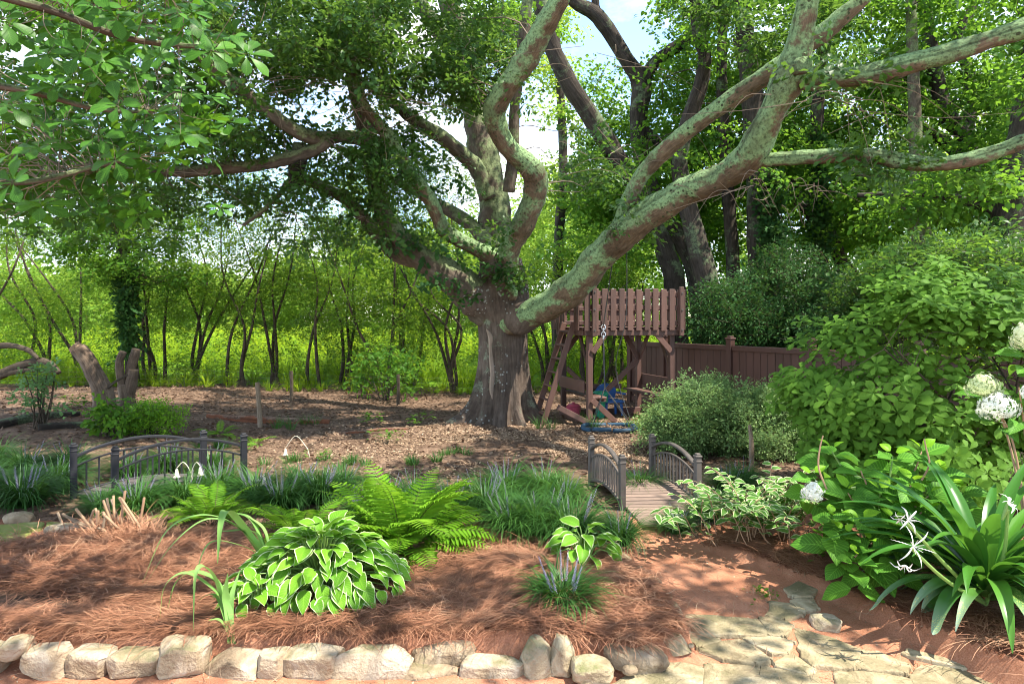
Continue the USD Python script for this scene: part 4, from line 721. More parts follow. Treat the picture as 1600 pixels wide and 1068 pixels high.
instancer('meadow_growth', [tuft(1, 30, 0.5, 0.02), weed(2, 0.5, 50, 0.09), weed(3, 0.4, 46, 0.08)], M['meadow_leaf'], np.column_stack([mx, my, gz(mx, my) - 0.02]), rand_rot(rf, n_, 0.15), np.interp(my, [15, 19, 26], [0.45, 0.8, 1.2]) * (0.55 + 1.5 * rf.uniform(0, 1, n_) ** 3 + 0.5 * (meshkit.noise(np.column_stack([mx * 0.5, my * 0.5, mx * 0]), 3))), None, 'sunlit yellow-green weeds and tall grass of the meadow behind the fence', 'weeds')

# ------------------------------------------------------------------ brown privacy fence
def fence_pt(t): return np.array([3.12 + 1.35 * t, 12.5 - 2.53 * t])
FT = 1.27
fn = thing('privacy_fence', 'solid dark brown privacy fence with capped posts running behind the shrubs', 'fence', (*fence_pt(0.0), 0))
ts = [-0.50, -0.145, 0.445, 1.0, 1.56, 2.12, 2.68]
for i, t in enumerate(ts):
    p = fence_pt(t); yaw = math.atan2(-2.53, 1.35); Rz = Rot.from_euler('z', yaw).as_matrix()
    po = obj('post', box((*p, 0.68), (0.11, 0.11, 1.40), Rz, 0.006), M['fence_brown'], fn)
    obj('cap', join(box((*p, 1.39), (0.135, 0.135, 0.03), Rz, 0.008), box((*p, 1.415), (0.09, 0.09, 0.03), Rz, 0.012)), M['fence_brown'], po)
    if i + 1 < len(ts):
        q = fence_pt(ts[i + 1]); e = nrm(np.append(q - p, 0)); a = np.append(p, 0) + e * 0.057; b = np.append(q, 0) - e * 0.057
        obj('rail', beam(a + [0, 0, FT - 0.045], b + [0, 0, FT - 0.045], 0.06, 0.09, ch=0.008), M['fence_brown'], fn); obj('rail', beam(a + [0, 0, 0.10], b + [0, 0, 0.10], 0.06, 0.12, ch=0.008), M['fence_brown'], fn)
        n = int(np.linalg.norm(b - a) / 0.145); w = np.linalg.norm(b - a) / n
        for k in range(n):
            c = a + e * (k + 0.5) * w
            obj('board', box((c[0], c[1], 0.70), (w - 0.006, 0.024, FT - 0.10 - 0.16 + 0.02), Rz, 0.006), M['fence_brown'], fn)

# ------------------------------------------------------------------ play tower
BP = M['brown_paint']
Fl = np.array([1.13, 10.7]); sv = np.array([-0.36, 1.28]); sv_l = np.linalg.norm(sv); sd = sv / sv_l; wd = np.array([sd[1], -sd[0]]); W_ = 1.78
DK, TP = 1.57, 2.18
def T(u, v, z): return np.array([*(Fl + wd * u + sd * v), z])       # u across the front, v to the back
tw = thing('play_tower', 'brown painted wooden play tower with slatted railing and benches beside the oak', 'play tower', T(W_ / 2, sv_l / 2, 0))
X3, Y3 = np.append(wd, 0), np.append(sd, 0)
RT = np.stack([X3, Y3, [0, 0, 1.0]], 1)
gt = 0.0
for (u, v, top) in [(0.14, 0.05, DK - 0.02), (W_ - 0.17, 0.05, DK - 0.02), (0.14, sv_l - 0.06, DK - 0.02), (W_ - 0.17, sv_l - 0.06, DK - 0.02)]:
    obj('post', box(T(u, v, top / 2 - 0.05), (0.088, 0.088, top + 0.1), RT), BP, tw)
obj('deck_beam', box(T(W_ / 2, -0.015, DK - 0.07), (W_ - 0.06, 0.038, 0.10), RT), BP, tw)
obj('deck_beam', box(T(W_ / 2, sv_l + 0.01, DK - 0.07), (W_ - 0.06, 0.038, 0.10), RT), BP, tw)
obj('deck_beam', box(T(0.03, sv_l / 2, DK - 0.07), (0.038, sv_l - 0.06, 0.10), RT), BP, tw)
obj('deck_beam', box(T(W_ - 0.03, sv_l / 2, DK - 0.07), (0.038, sv_l - 0.06, 0.10), RT), BP, tw)
n = 12
for k in range(n): obj('deck_board', box(T(W_ / 2, (k + 0.5) * sv_l / n, DK), (W_, sv_l / n - 0.006, 0.03), RT), BP, tw)
rt2 = rng(21)
# front railing slats, corner posts, rails
ns = 12
for k in range(ns):
    u = 0.06 + k * (W_ - 0.12) / (ns - 1)
    w = 0.098 if k not in (1, ns - 1) else 0.088
    obj('slat', box(T(u, -0.052, (DK + TP) / 2 - 0.005 + rt2.normal(0, 0.004)), (w, 0.022, TP - DK + 0.07 + rt2.normal(0, 0.006)), RT), BP, tw)
for u in (0.165, W_ - 0.055):
    pr = obj('railing_post', box(T(u, -0.088, (DK + TP) / 2 - 0.03), (0.075, 0.05, TP - DK + 0.20), RT), BP, tw)
    for z in (DK - 0.03, DK + 0.3, TP - 0.03):
        c = trimesh.creation.cylinder(0.014, 0.012, sections=10); c.apply_transform(trimesh.geometry.align_vectors([0, 0, 1], -Y3)); c.apply_translation(T(u, -0.118, z)); obj('bolt', (c.vertices, c.faces), M['rope'], pr)
for z in (DK + 0.08, DK + 0.34, TP - 0.05):
    obj('rail', box(T(W_ / 2, -0.024, z), (W_ - 0.02, 0.032, 0.075), RT), BP, tw); obj('rail', box(T(W_ / 2, sv_l + 0.05, z), (W_ - 0.02, 0.032, 0.075), RT), BP, tw)
    obj('rail', box(T(W_ + 0.035, sv_l / 2, z), (0.032, sv_l, 0.075), RT), BP, tw)
    obj('rail', box(T(-0.035, sv_l * 0.78, z), (0.032, sv_l * 0.44, 0.075), RT), BP, tw)
obj('rail', box(T(-0.035, sv_l * 0.10, TP - 0.05), (0.032, sv_l * 0.20, 0.075), RT), BP, tw)
for k in range(12): obj('slat', box(T(0.06 + k * (W_ - 0.12) / 11, sv_l + 0.078, (DK + TP) / 2), (0.095, 0.022, TP - DK + 0.07), RT), BP, tw)
for k in range(9): obj('slat', box(T(W_ + 0.062, 0.05 + k * (sv_l - 0.1) / 8, (DK + TP) / 2), (0.022, 0.09, TP - DK + 0.07), RT), BP, tw)
for k, v in enumerate([0.05, 0.17, 0.70, 0.82, 0.94, 1.06, 1.18, 1.28]): obj('slat', box(T(-0.062, v, (DK + TP) / 2), (0.022, 0.09, TP - DK + 0.07), RT), BP, tw)
# knee braces, diagonal boards, benches
def bd(a, b, w=0.09, t=0.03, up=None): obj('brace', beam(T(*a), T(*b), w, t, -Y3 if up is None else up), BP, tw)
bd((0.17, -0.005, 1.18), (0.42, -0.005, 1.50)); bd((W_ - 0.20, -0.005, 1.18), (W_ - 0.50, -0.005, 1.50))
bd((0.14, 0.10, 0.95), (0.14, 0.52, 1.50), up=X3); bd((W_ - 0.17, 0.10, 0.95), (W_ - 0.17, 0.52, 1.50), up=X3)
bd((0.17, sv_l - 0.12, 1.15), (0.45, sv_l - 0.12, 1.5)); bd((W_ - 0.2, sv_l - 0.12, 1.0), (W_ - 0.5, sv_l - 0.12, 1.5)); bd((W_ - 0.17, sv_l - 0.1, 1.0), (W_ - 0.17, sv_l - 0.5, 1.5), up=X3)
bd((0.16, -0.012, 0.42), (0.60, -0.012, 0.02)); bd((W_ - 0.13, -0.012, 0.55), (W_ - 0.62, -0.012, 0.02))
bd((0.70, 0.62, 0.50), (1.28, 0.62, 1.02)); bd((0.08, 0.9, 0.86), (0.12, 0.14, 0.62), up=X3); bd((-0.30, 0.35, 0.28), (0.10, -0.05, 0.05))
obj('bench_back', box(T(0.07, sv_l / 2 + 0.02, 0.62), (0.03, sv_l - 0.16, 0.20), RT), BP, tw); obj('bench_back', box(T(W_ - 0.10, sv_l / 2 + 0.02, 0.62), (0.03, sv_l - 0.16, 0.20), RT), BP, tw)
for k in range(2):
    obj('bench_seat', box(T(0.22 + k * 0.145, sv_l / 2, 0.44), (0.138, sv_l - 0.04, 0.032), RT), BP, tw); obj('bench_seat', box(T(W_ - 0.25 - k * 0.145, sv_l / 2, 0.44), (0.138, sv_l - 0.04, 0.032), RT), BP, tw)
obj('bench_support', box(T(0.31, 0.12, 0.40), (0.30, 0.036, 0.07), RT), BP, tw); obj('bench_support', box(T(W_ - 0.34, 0.12, 0.40), (0.30, 0.036, 0.07), RT), BP, tw)
obj('cross_board', box(T(0.75, sv_l - 0.10, 0.50), (1.0, 0.036, 0.09), RT), BP, tw)
obj('ground_board', box(T(W_ / 2, sv_l - 0.11, 0.05), (W_ - 0.2, 0.036, 0.10), RT), BP, tw); obj('ground_board', box(T(0.08, sv_l / 2, 0.06), (0.036, sv_l - 0.1, 0.12), RT), BP, tw); obj('ground_board', box(T(W_ - 0.11, sv_l / 2, 0.06), (0.036, sv_l - 0.1, 0.12), RT), BP, tw)

# ladder that leans on the deck
ld = thing('ladder', 'brown wooden ladder leaning against the left side of the play tower', 'ladder', (0.44, 11.1, 0))
la, lb = np.array([0.38, 11.30, -0.04]), T(-0.07, 0.66, 1.66); lc, ldn = np.array([0.49, 10.86, -0.04]), T(-0.07, 0.20, 1.66)
upv = nrm(np.cross(lb - la, lc - la))
obj('side_rail', beam(la, lb, 0.04, 0.09, upv), BP, ld); obj('side_rail', beam(lc, ldn, 0.04, 0.09, upv), BP, ld)
for k in range(7):
    t = 0.12 + k * 0.132; obj('rung', beam(la + (lb - la) * t, lc + (ldn - lc) * t, 0.075, 0.034, nrm(np.cross(lc - la, [-.4, -.1, .1])), 0.004), BP, ld)

# toys under and on the tower
def lathe(prof, n=20, c=(0, 0, 0)):
    prof = np.array(prof, float); th_ = np.linspace(0, 2 * np.pi, n, endpoint=False); m = len(prof)
    v = np.stack([prof[:, 0][:, None] * np.cos(th_), prof[:, 0][:, None] * np.sin(th_), np.repeat(prof[:, 1][:, None], n, 1)], -1).reshape(-1, 3)
    i, j = np.meshgrid(np.arange(m - 1), np.arange(n), indexing='ij'); j2 = (j + 1) % n
    q = np.stack([i * n + j, i * n + j2, (i + 1) * n + j2, (i + 1) * n + j], -1).reshape(-1, 4)
    return v + np.asarray(c), np.vstack([q[:, [0, 1, 2]], q[:, [0, 2, 3]]])
bc = T(0.62, 0.72, 0)
bin_ = thing('toy_bin', 'green plastic toy bin with a lighter lid band, under the play tower', 'toy bin', bc)
obj('tub', lathe([(0, 0), (0.075, 0), (0.082, 0.2), (0.085, 0.28), (0.075, 0.28), (0, 0.27)], 16, bc), M['green_plastic'], bin_, smooth=False)
obj('lid', lathe([(0.06, 0.285), (0.125, 0.285), (0.13, 0.3), (0.13, 0.46), (0.12, 0.47), (0.0, 0.475)], 16, bc), M['green_plastic'], bin_)
obj('rim', lathe([(0.131, 0.40), (0.138, 0.405), (0.138, 0.425), (0.131, 0.43)], 16, bc), M['green_plastic'], bin_)
cc_ = T(0.92, 0.95, 0)
ch = thing('toy_chair', 'small blue plastic chair with a rounded back, under the play tower', 'chair', cc_)
RC = RT
for u, v in [(-0.16, -0.14), (0.16, -0.14), (-0.17, 0.16), (0.17, 0.16)]: obj('leg', tube([cc_ + RC @ np.array([u, v, 0.0]), cc_ + RC @ np.array([u * 0.85, v * 0.85, 0.27])], [0.022, 0.026], 8, n=4), M['blue_plastic'], ch, smooth=True)
obj('seat', box(cc_ + [0, 0, 0.27], (0.38, 0.36, 0.04), RC, 0.015), M['blue_plastic'], ch)
bp_ = np.array([[math.sin(a) * 0.20, 0, 0.40 + math.cos(a) * 0.16] for a in np.linspace(-1.5, 1.5, 15)] + [[0.17, 0, 0.29], [-0.17, 0, 0.29]])
bp2 = np.vstack([bp_ + [0, 0.15 + 0.06, 0], bp_ + [0, 0.18 + 0.06, 0]]); obj('backrest', hull(bp2 @ RC.T + cc_), M['blue_plastic'], ch)
for s_ in (-1, 1): obj('armrest', box(cc_ + RC @ np.array([s_ * 0.2, 0.0, 0.40]), (0.05, 0.32, 0.03), RC, 0.01), M['blue_plastic'], ch)
pk = np.array([*(P(896, 640, 11.9)[:2]), 0.0])
pb = thing('toy_pot', 'pink plastic toy pot on the ground at the left rear leg of the tower', 'toy pot', pk)
obj('pot', lathe([(0, 0), (0.10, 0), (0.125, 0.02), (0.13, 0.13), (0.138, 0.135), (0.138, 0.15), (0.12, 0.15), (0.11, 0.03), (0, 0.03)], 18, pk + [0, 0, 0.02]), M['pink_plastic'], pb); obj('lid', lathe([(0.12, 0.155), (0.10, 0.185), (0.03, 0.2), (0.025, 0.22), (0, 0.225)], 18, pk + [0, 0, 0.02]), M['pink_plastic'], pb)
tl = T(0.10, -0.055, TP + 0.03)
tel = thing('toy_telescope', 'blue plastic toy telescope tilted on top of the tower railing', 'telescope', tl)
d1 = nrm(X3 * 0.55 + np.array([0, 0, -0.75])); a0 = tl + np.array([0, 0, 0.10])
obj('tube', tube([a0 - d1 * 0.13, a0 + d1 * 0.02, a0 + d1 * 0.13], [0.052, 0.05, 0.042], 14, n=10), M['blue_plastic'], tel, smooth=True); obj('eyepiece', tube([a0 + d1 * 0.11, a0 + d1 * 0.16], [0.034, 0.03], 12, n=4), M['blue_plastic'], tel, smooth=True); obj('lens_ring', tube([a0 - d1 * 0.145, a0 - d1 * 0.11], [0.06, 0.06], 14, n=4), M['blue_plastic'], tel, smooth=True); obj('bracket', box(tl + [0, 0, -0.005], (0.05, 0.05, 0.10), RT), M['blue_plastic'], tel)

# saucer swing hung from the limb
sc = G(952, 667, 0.055)
sw = thing('saucer_swing', 'blue padded oval saucer swing resting low on the ground on ropes before the tower', 'swing', (sc[0], sc[1], 0))
ang = np.linspace(0, 2 * np.pi, 9)
for k in range(8):
    aa = np.linspace(ang[k] + 0.03, ang[k + 1] - 0.03, 6); r_ = 0.41
    obj('pad', tube([sc + [math.cos(a) * r_, math.sin(a) * 0.30, 0.012 * math.sin(2 * a + k)] for a in aa], 0.032, 10, n=14), M['blue_fabric'], sw, smooth=True)
nt = []
for k in np.linspace(-0.3, 0.3, 9): nt += [tube([sc + [k, -math.sqrt(max(0, 0.30 ** 2 * (1 - (k / 0.41) ** 2))), -0.01], sc + [k, 0, -0.045], sc + [k, math.sqrt(max(0, 0.30 ** 2 * (1 - (k / 0.41) ** 2))), -0.01]], 0.006, 4, n=9, cap=False), tube([sc + [-math.sqrt(0.41 ** 2 * (1 - (k / 0.36) ** 2 * 0.9)), k, -0.01], sc + [0, k, -0.045], sc + [math.sqrt(0.41 ** 2 * (1 - (k / 0.36) ** 2 * 0.9)), k, -0.01]], 0.006, 4, n=9, cap=False)]
obj('net', join(*nt), M['rope'], sw, kind='stuff')
hook = np.array([P(946, 395, 9.2)[0] + 0.12, sc[1], 1.62]); topp = np.array([hook[0], 9.25, 2.62]); knot = np.array([hook[0] + 0.02, sc[1], 0.66])
obj('rope', tube([topp, (topp + hook) / 2 + [0, 0, 0], hook], 0.008, 6, n=6), M['rope'], sw)
for k in range(4):
    c = trimesh.creation.torus(0.03, 0.0085, 12, 6); m = np.eye(4); m[:3, :3] = Rot.from_euler('y' if k % 2 else 'x', 90, degrees=True).as_matrix() @ Rot.from_euler('z', 30, degrees=True).as_matrix(); c.apply_transform(m); c.apply_scale([1, 1, 1.35]); c.apply_translation(hook - [0, 0, 0.03 + 0.055 * k]); obj('chain_link', (np.array(c.vertices), np.array(c.faces)), M['steel'], sw, smooth=True)
obj('rope', tube([hook - [0, 0, 0.22], knot], 0.011, 6, n=5), M['rope'], sw)
for a in (0.4, 2.2, 3.9, 5.6): obj('rope', tube([knot, sc + [math.cos(a) * 0.41, math.sin(a) * 0.36, 0.02]], 0.007, 5, n=4), M['rope'], sw)
obj('rope', tube([topp + [0.20, 0.1, 0.12], topp + [0.22, 0.3, -0.9], np.array([sc[0] + 0.10, sc[1], 0.95]), sc + [0.37, 0.12, 0.02]], 0.006, 5, n=14), M['rope'], sw)

# ------------------------------------------------------------------ garden bridges
def bridge(name, label, fa, fb, ba, bb, zs, arch, pw, ph, nb, m_rail, m_bar, m_deck, ndeck, ext=0):
    """fa, fb: the two near posts; ba, bb: the two far posts (ground points)."""
    fa, fb, ba, bb = [np.asarray(p, float) for p in (fa, fb, ba, bb)]
    t = thing(name, label, 'garden bridge', (*((fa + fb + ba + bb) / 4)[:2], 0))
    for k in range(-ext, ndeck):                               # arched deck of boards
        u = (k + 0.5) / ndeck; h = (arch * 4 * u * (1 - u) * 0.55 + 0.05) if u > 0 else 0.05 + 0.10 * u; L = fa + (ba - fa) * u; R = fb + (bb - fb) * u
        z = (1 - u) * zs[0] + u * zs[1] + h; sl = math.atan2(arch * 4 * (1 - 2 * u) * 0.55 if u > 0 else 0.1, np.linalg.norm(ba - fa)); e = nrm(np.array([*(R - L)[:2], 0])); f_ = nrm(np.array([*(ba - fa)[:2], 0])); upn = nrm(np.array([0, 0, 1]) * math.cos(sl) - f_ * math.sin(sl))
        w = np.linalg.norm(ba - fa) / ndeck / math.cos(sl)
        obj('deck_board', beam(np.array([*L[:2], z]) + e * 0.02, np.array([*R[:2], z]) - e * 0.02, w - 0.008, 0.022, upn, 0.003), m_deck, t)
    for (A, B) in ((fa, ba), (fb, bb)):
        for q, zz_ in ((A, zs[0]), (B, zs[1])):
            e = nrm(np.array([*(B - A)[:2], 0])); Rz = np.stack([np.array([e[1], -e[0], 0]), e, [0, 0, 1]], 1)
            po = obj('post', box((*q[:2], zz_ + ph / 2 - 0.08), (pw, pw, ph + 0.16), Rz, 0.005), m_rail, t)
            obj('post_cap', join(box((*q[:2], zz_ + ph - 0.035), (pw * 1.12, pw * 1.12, 0.014), Rz, 0.004), box((*q[:2], zz_ + ph + 0.009), (pw * 1.16, pw * 1.16, 0.018), Rz, 0.005), box((*q[:2], zz_ + ph + 0.026), (pw * 0.75, pw * 0.75, 0.022), Rz, 0.009)), m_rail, po)
        def rp(u, z0, hh): return np.array([*(A + (B - A) * u)[:2], (1 - u) * zs[0] + u * zs[1] + z0 + hh * 4 * u * (1 - u)])
        us = np.linspace(0.0, 1.0, 17); e = nrm(np.array([*(B - A)[:2], 0])); side = np.array([e[1], -e[0], 0])
        def rail(z0, hh, w, h):
            c = np.array([rp(u, z0, hh) for u in us]); tt = nrm(np.gradient(c, axis=0)); up_ = np.cross(side, tt); up_ *= np.sign(up_[:, 2:3]); cr = [(-w, -h * 0.6), (-w, h * 0.6), (-w * 0.6, h), (w * 0.6, h), (w, h * 0.6), (w, -h * 0.6), (w * 0.6, -h), (-w * 0.6, -h)]
            v = np.stack([c + side * a * 0.5 + up_ * b * 0.5 for a, b in cr], 1).reshape(-1, 3); n_ = len(us); i, j = np.meshgrid(np.arange(n_ - 1), np.arange(8), indexing='ij'); j2 = (j + 1) % 8
            q = np.stack([i * 8 + j, i * 8 + j2, (i + 1) * 8 + j2, (i + 1) * 8 + j], -1).reshape(-1, 4); return v, np.vstack([q[:, [0, 2, 1]], q[:, [0, 3, 2]]])
        obj('handrail', rail(ph - 0.10, arch, 0.045, 0.026), m_rail, t)
        obj('middle_rail', rail(ph - 0.19, arch * 0.93, 0.022, 0.016), m_rail, t)
        obj('bottom_rail', rail(0.055, arch * 0.55, 0.024, 0.03), m_rail, t)
        for k in range(nb):
            u = (k + 1) / (nb + 1); a, b = rp(u, 0.06, arch * 0.55), rp(u, ph - 0.19, arch * 0.93)
            obj('baluster', box((a + b) / 2, (0.016, 0.016, b[2] - a[2]), np.stack([side, e, [0, 0, 1]], 1), 0.003), m_bar, t)
    return t
def PD(px, top, ph, zg):                                    # a post whose top is seen at px, top
    d = (H - zg - ph) * F / (top - HOR); return np.array([(px - 800) / F * d, d])
ph = 0.47
bridge('garden_bridge', 'weathered grey metal bridge whose deck leads up from the red soil path', PD(972, 716, ph, 0.0), PD(1090, 714, ph, 0.0), PD(924, 686, ph, 0.02), PD(1019, 683, ph, 0.02), (0.0, 0.02), 0.12, 0.055, ph, 13, M['grey_worn'], M['grey_worn'], M['deck_wood'], 15, 7)
ph = 0.50
bridge('garden_bridge', 'dark grey metal bridge over the plants at the left, its handrails arched', PD(180, 703, ph, 0.0), PD(115, 698, ph, 0.0), PD(381, 682, ph, 0.02), PD(318, 677, ph, 0.02), (0.0, 0.02), 0.13, 0.06, ph, 10, M['grey_paint'], M['grey_paint'], M['deck_dark'], 12)

# ------------------------------------------------------------------ stone edging, loose stones
se = thing('stone_edging', 'row of rough cream and tan boulders edging the pine straw bed', 'stone edging', (0, 3.4, 0))
ES = [(-260, -180, 1012, 1062), (-180, -90, 1016, 1066), (-95, -5, 1010, 1062), (-5, 32, 998, 1030), (30, 98, 1011, 1066), (98, 166, 1015, 1060), (164, 238, 1018, 1058), (236, 316, 1000, 1063), (315, 402, 1018, 1075), (398, 445, 1017, 1062), (443, 528, 1016, 1061), (517, 646, 1015, 1076),
      (721, 820, 1028, 1085), (622, 722, 1041, 1088), (645, 739, 1004, 1043)]
for i, (x0, x1, y0, y1) in enumerate(ES):
    d = 3.43 if i != 14 else 3.52
    c = P((x0 + x1) / 2, (y0 + y1) / 2 + 6, d); c[1] += 0.07; sx = (x1 - x0) / F * d * 1.12; sz = (y1 - y0) / F * d * 0.98
    obj('stone', rock(c, (sx, 0.17, sz), 11 + i * 3, 0.36, rng(i).normal(0, 0.12), 4), M['edge_stone'], se, smooth=True)
for i, (x0, x1, y0, y1) in enumerate([(814, 864, 1012, 1080), (860, 899, 1010, 1060)]):
    c = P((x0 + x1) / 2, (y0 + y1) / 2, 3.45) + [0, 0.06, 0.01]; obj('stone', rock(c, ((x1 - x0) / F * 3.5 * 1.05, 0.2, (y1 - y0) / F * 3.5 * 1.15), 71 + i, 0.55, 0.3 - i * 0.5, 4), M['mossy_stone'], se, smooth=True, label='mossy upright stone')
for i, (x0, x1, y0, y1, d, dep, mt_) in enumerate([(894, 956, 1024, 1064, 3.4, 0.2, 'mossy_stone'), (946, 1037, 1006, 1050, 3.52, 0.22, 'edge_stone'), (998, 1078, 976, 1018, 3.72, 0.26, 'mossy_stone'), (957, 986, 864, 897, 4.75, 0.16, 'edge_stone'), (1008, 1032, 900, 928, 4.4, 0.14, 'edge_stone'), (1022, 1050, 920, 946, 4.2, 0.13, 'edge_stone'), (1036, 1064, 940, 978, 4.0, 0.14, 'mossy_stone'), (1268, 1312, 960, 984, 3.95, 0.18, 'edge_stone'), (985, 1010, 884, 908, 4.55, 0.12, 'edge_stone')]):
    c = P((x0 + x1) / 2, (y0 + y1) / 2, d); obj('stone', rock(c, ((x1 - x0) / F * d * 1.1, dep, (y1 - y0) / F * d * 0.95), 91 + i, 0.6, 0.3 * math.sin(i * 2.3), 4), M[mt_], se, smooth=True)
c = G(984, 1046, -0.08); single('pebble', 'smooth pale oval pebble lying against the boulder at the path corner', 'pebble', rock(c, (0.085, 0.06, 0.05), 5, 0.9, 0.1, 3, 0.05, 0), M['edge_stone'], c, True)
c = G(1080, 1008, -0.08); single('pebble', 'tiny cream pebble at the tip of the mossy corner stone', 'pebble', rock(c, (0.035, 0.03, 0.025), 6, 0.9, 0.1, 2, 0.05, 0), M['edge_stone'], c, True)
c = G(103, 829, 0.02); single('boulder', 'long weathered grey rock beside the left flagstones', 'boulder', rock(c, (0.34, 0.14, 0.12), 8, 0.75, 0.18, 4), M['edge_stone'], c, True)
c = G(30, 812, 0.02); single('boulder', 'low brown rock at the back of the left flagstones', 'boulder', rock(c, (0.24, 0.14, 0.14), 9, 0.6, 0.1, 4), M['edge_stone'], c, True)

# ------------------------------------------------------------------ plant builders
def arc(base, az, el, L, bend, n=7, pw=1.3, twist=0.0):
    t = np.linspace(0, 1, n); e = el - bend * t ** pw; a = az + twist * t
    d = np.stack([np.cos(a) * np.cos(e), np.sin(a) * np.cos(e), np.sin(e)], 1) * (L / (n - 1))
    return np.asarray(base) + np.vstack([np.zeros(3), np.cumsum((d[:-1] + d[1:]) / 2, 0)])
def ribbon(c, w, fold=0.25, cols=1):
    c = np.asarray(c, float); t = nrm(np.gradient(c, axis=0)); h = c[-1] - c[0]; h = np.array([h[0], h[1], 0]); h = nrm(h) if np.linalg.norm(h) > 1e-6 else np.array([1.0, 0, 0])
    s = np.array([h[1], -h[0], 0]); nn = nrm(np.cross(s, t)); n = len(c); w = np.asarray(w, float) / 2
    us = np.linspace(-1, 1, 2 * cols + 1); V_ = (c[:, None] + s * (us[None, :, None] * w[:, None, None]) + nn[:, None] * (np.abs(us)[None, :, None] * fold * w[:, None, None])).reshape(-1, 3)
    U = np.stack([np.tile((us + 1) / 2, n), np.repeat(np.linspace(0, 1, n), len(us))], 1); k = len(us)
    i, j = np.meshgrid(np.arange(n - 1), np.arange(k - 1), indexing='ij'); a = i * k + j
    q = np.stack([a, a + 1, a + k + 1, a + k], -1).reshape(-1, 4); return V_, np.vstack([q[:, [0, 1, 2]], q[:, [0, 2, 3]]]), U
def blade_w(n, w): return w * np.maximum(PROF['blade'](np.linspace(0, 1, n)), 0.06)
def spike(base, tip, r0=0.0075, seed=0):
    """A flower spike: a stem and whorls of small buds."""
    r = rng(seed); base, tip = np.asarray(base), np.asarray(tip); out = [twig([base, (base + tip) / 2, tip], 0.0025, 0.0015, 3)]
    o = np.array([[1, 0, 0], [-1, 0, 0], [0, 1, 0], [0, -1, 0], [0, 0, 1], [0, 0, -1]], float) * 0.0042; of = np.array([[0, 2, 4], [2, 1, 4], [1, 3, 4], [3, 0, 4], [2, 0, 5], [1, 2, 5], [3, 1, 5], [0, 3, 5]])
    for k in range(44):
        t = 0.35 + 0.65 * k / 44; a = k * 2.4; p = base + (tip - base) * t + np.array([math.cos(a), math.sin(a), 0]) * r0 * (1.1 - t * 0.75); out.append((o * r.uniform(0.7, 1.2) * (1.25 - 0.55 * t) + p, of, np.zeros((6, 2))))
    return join(*out)
def liriope(name, label, loc, seed, nb=230, L=0.36, spikes=7, group=None, wide=0.0095):
    r = rng(seed); t = thing(name, label, 'liriope', loc, group); out = []
    for _ in range(int(nb * 1.7)):
        az = r.uniform(0, 2 * np.pi); rad = r.uniform(0, 0.10) ; b = np.asarray(loc) + [math.cos(az + r.normal(0, 1)) * rad, math.sin(az + r.normal(0, 1)) * rad, -0.01]
        c = arc(b, az, r.uniform(0.8, 1.45), L * r.uniform(0.6, 1.2), r.uniform(1.1, 2.5), 7, 1.4, r.normal(0, 0.3)); out.append(ribbon(c, blade_w(7, wide * r.uniform(0.75, 1.3)), 0.3))
    obj('leaves', join(*out), M['liriope_leaf'], t, smooth=True, kind='stuff')
    for k in range(spikes):
        az = r.uniform(0, 2 * np.pi); b = np.asarray(loc) + [math.cos(az) * 0.05, math.sin(az) * 0.05, 0.02]; e = r.uniform(0.15, 0.45); h = L * r.uniform(0.6, 0.85)
        obj('flower_spike', spike(b, b + [math.cos(az) * h * math.sin(e), math.sin(az) * h * math.sin(e), h * math.cos(e)], seed=seed * 31 + k), M['mauve_petal'], t)
    return t
LG = 'liriope clumps bordering the beds'
def gl(px, py): p = G(px, py); p[2] = g1(p[0], p[1]); return p
lir_front = liriope('liriope_clump', 'small liriope with mauve spikes alone in the pine straw before the small hosta', gl(880, 945), 1, 230, 0.34, 8, None, 0.0095)
l1 = liriope('liriope_clump', 'large liriope with long arching blades left of the near left post of the right bridge', gl(893, 846), 2, 330, 0.52, 4, None)
l2 = liriope('liriope_clump', 'liriope thick with mauve flower spikes at the left edge above the mossy flagstones', gl(35, 792), 3, 320, 0.54, 11, None, 0.012)
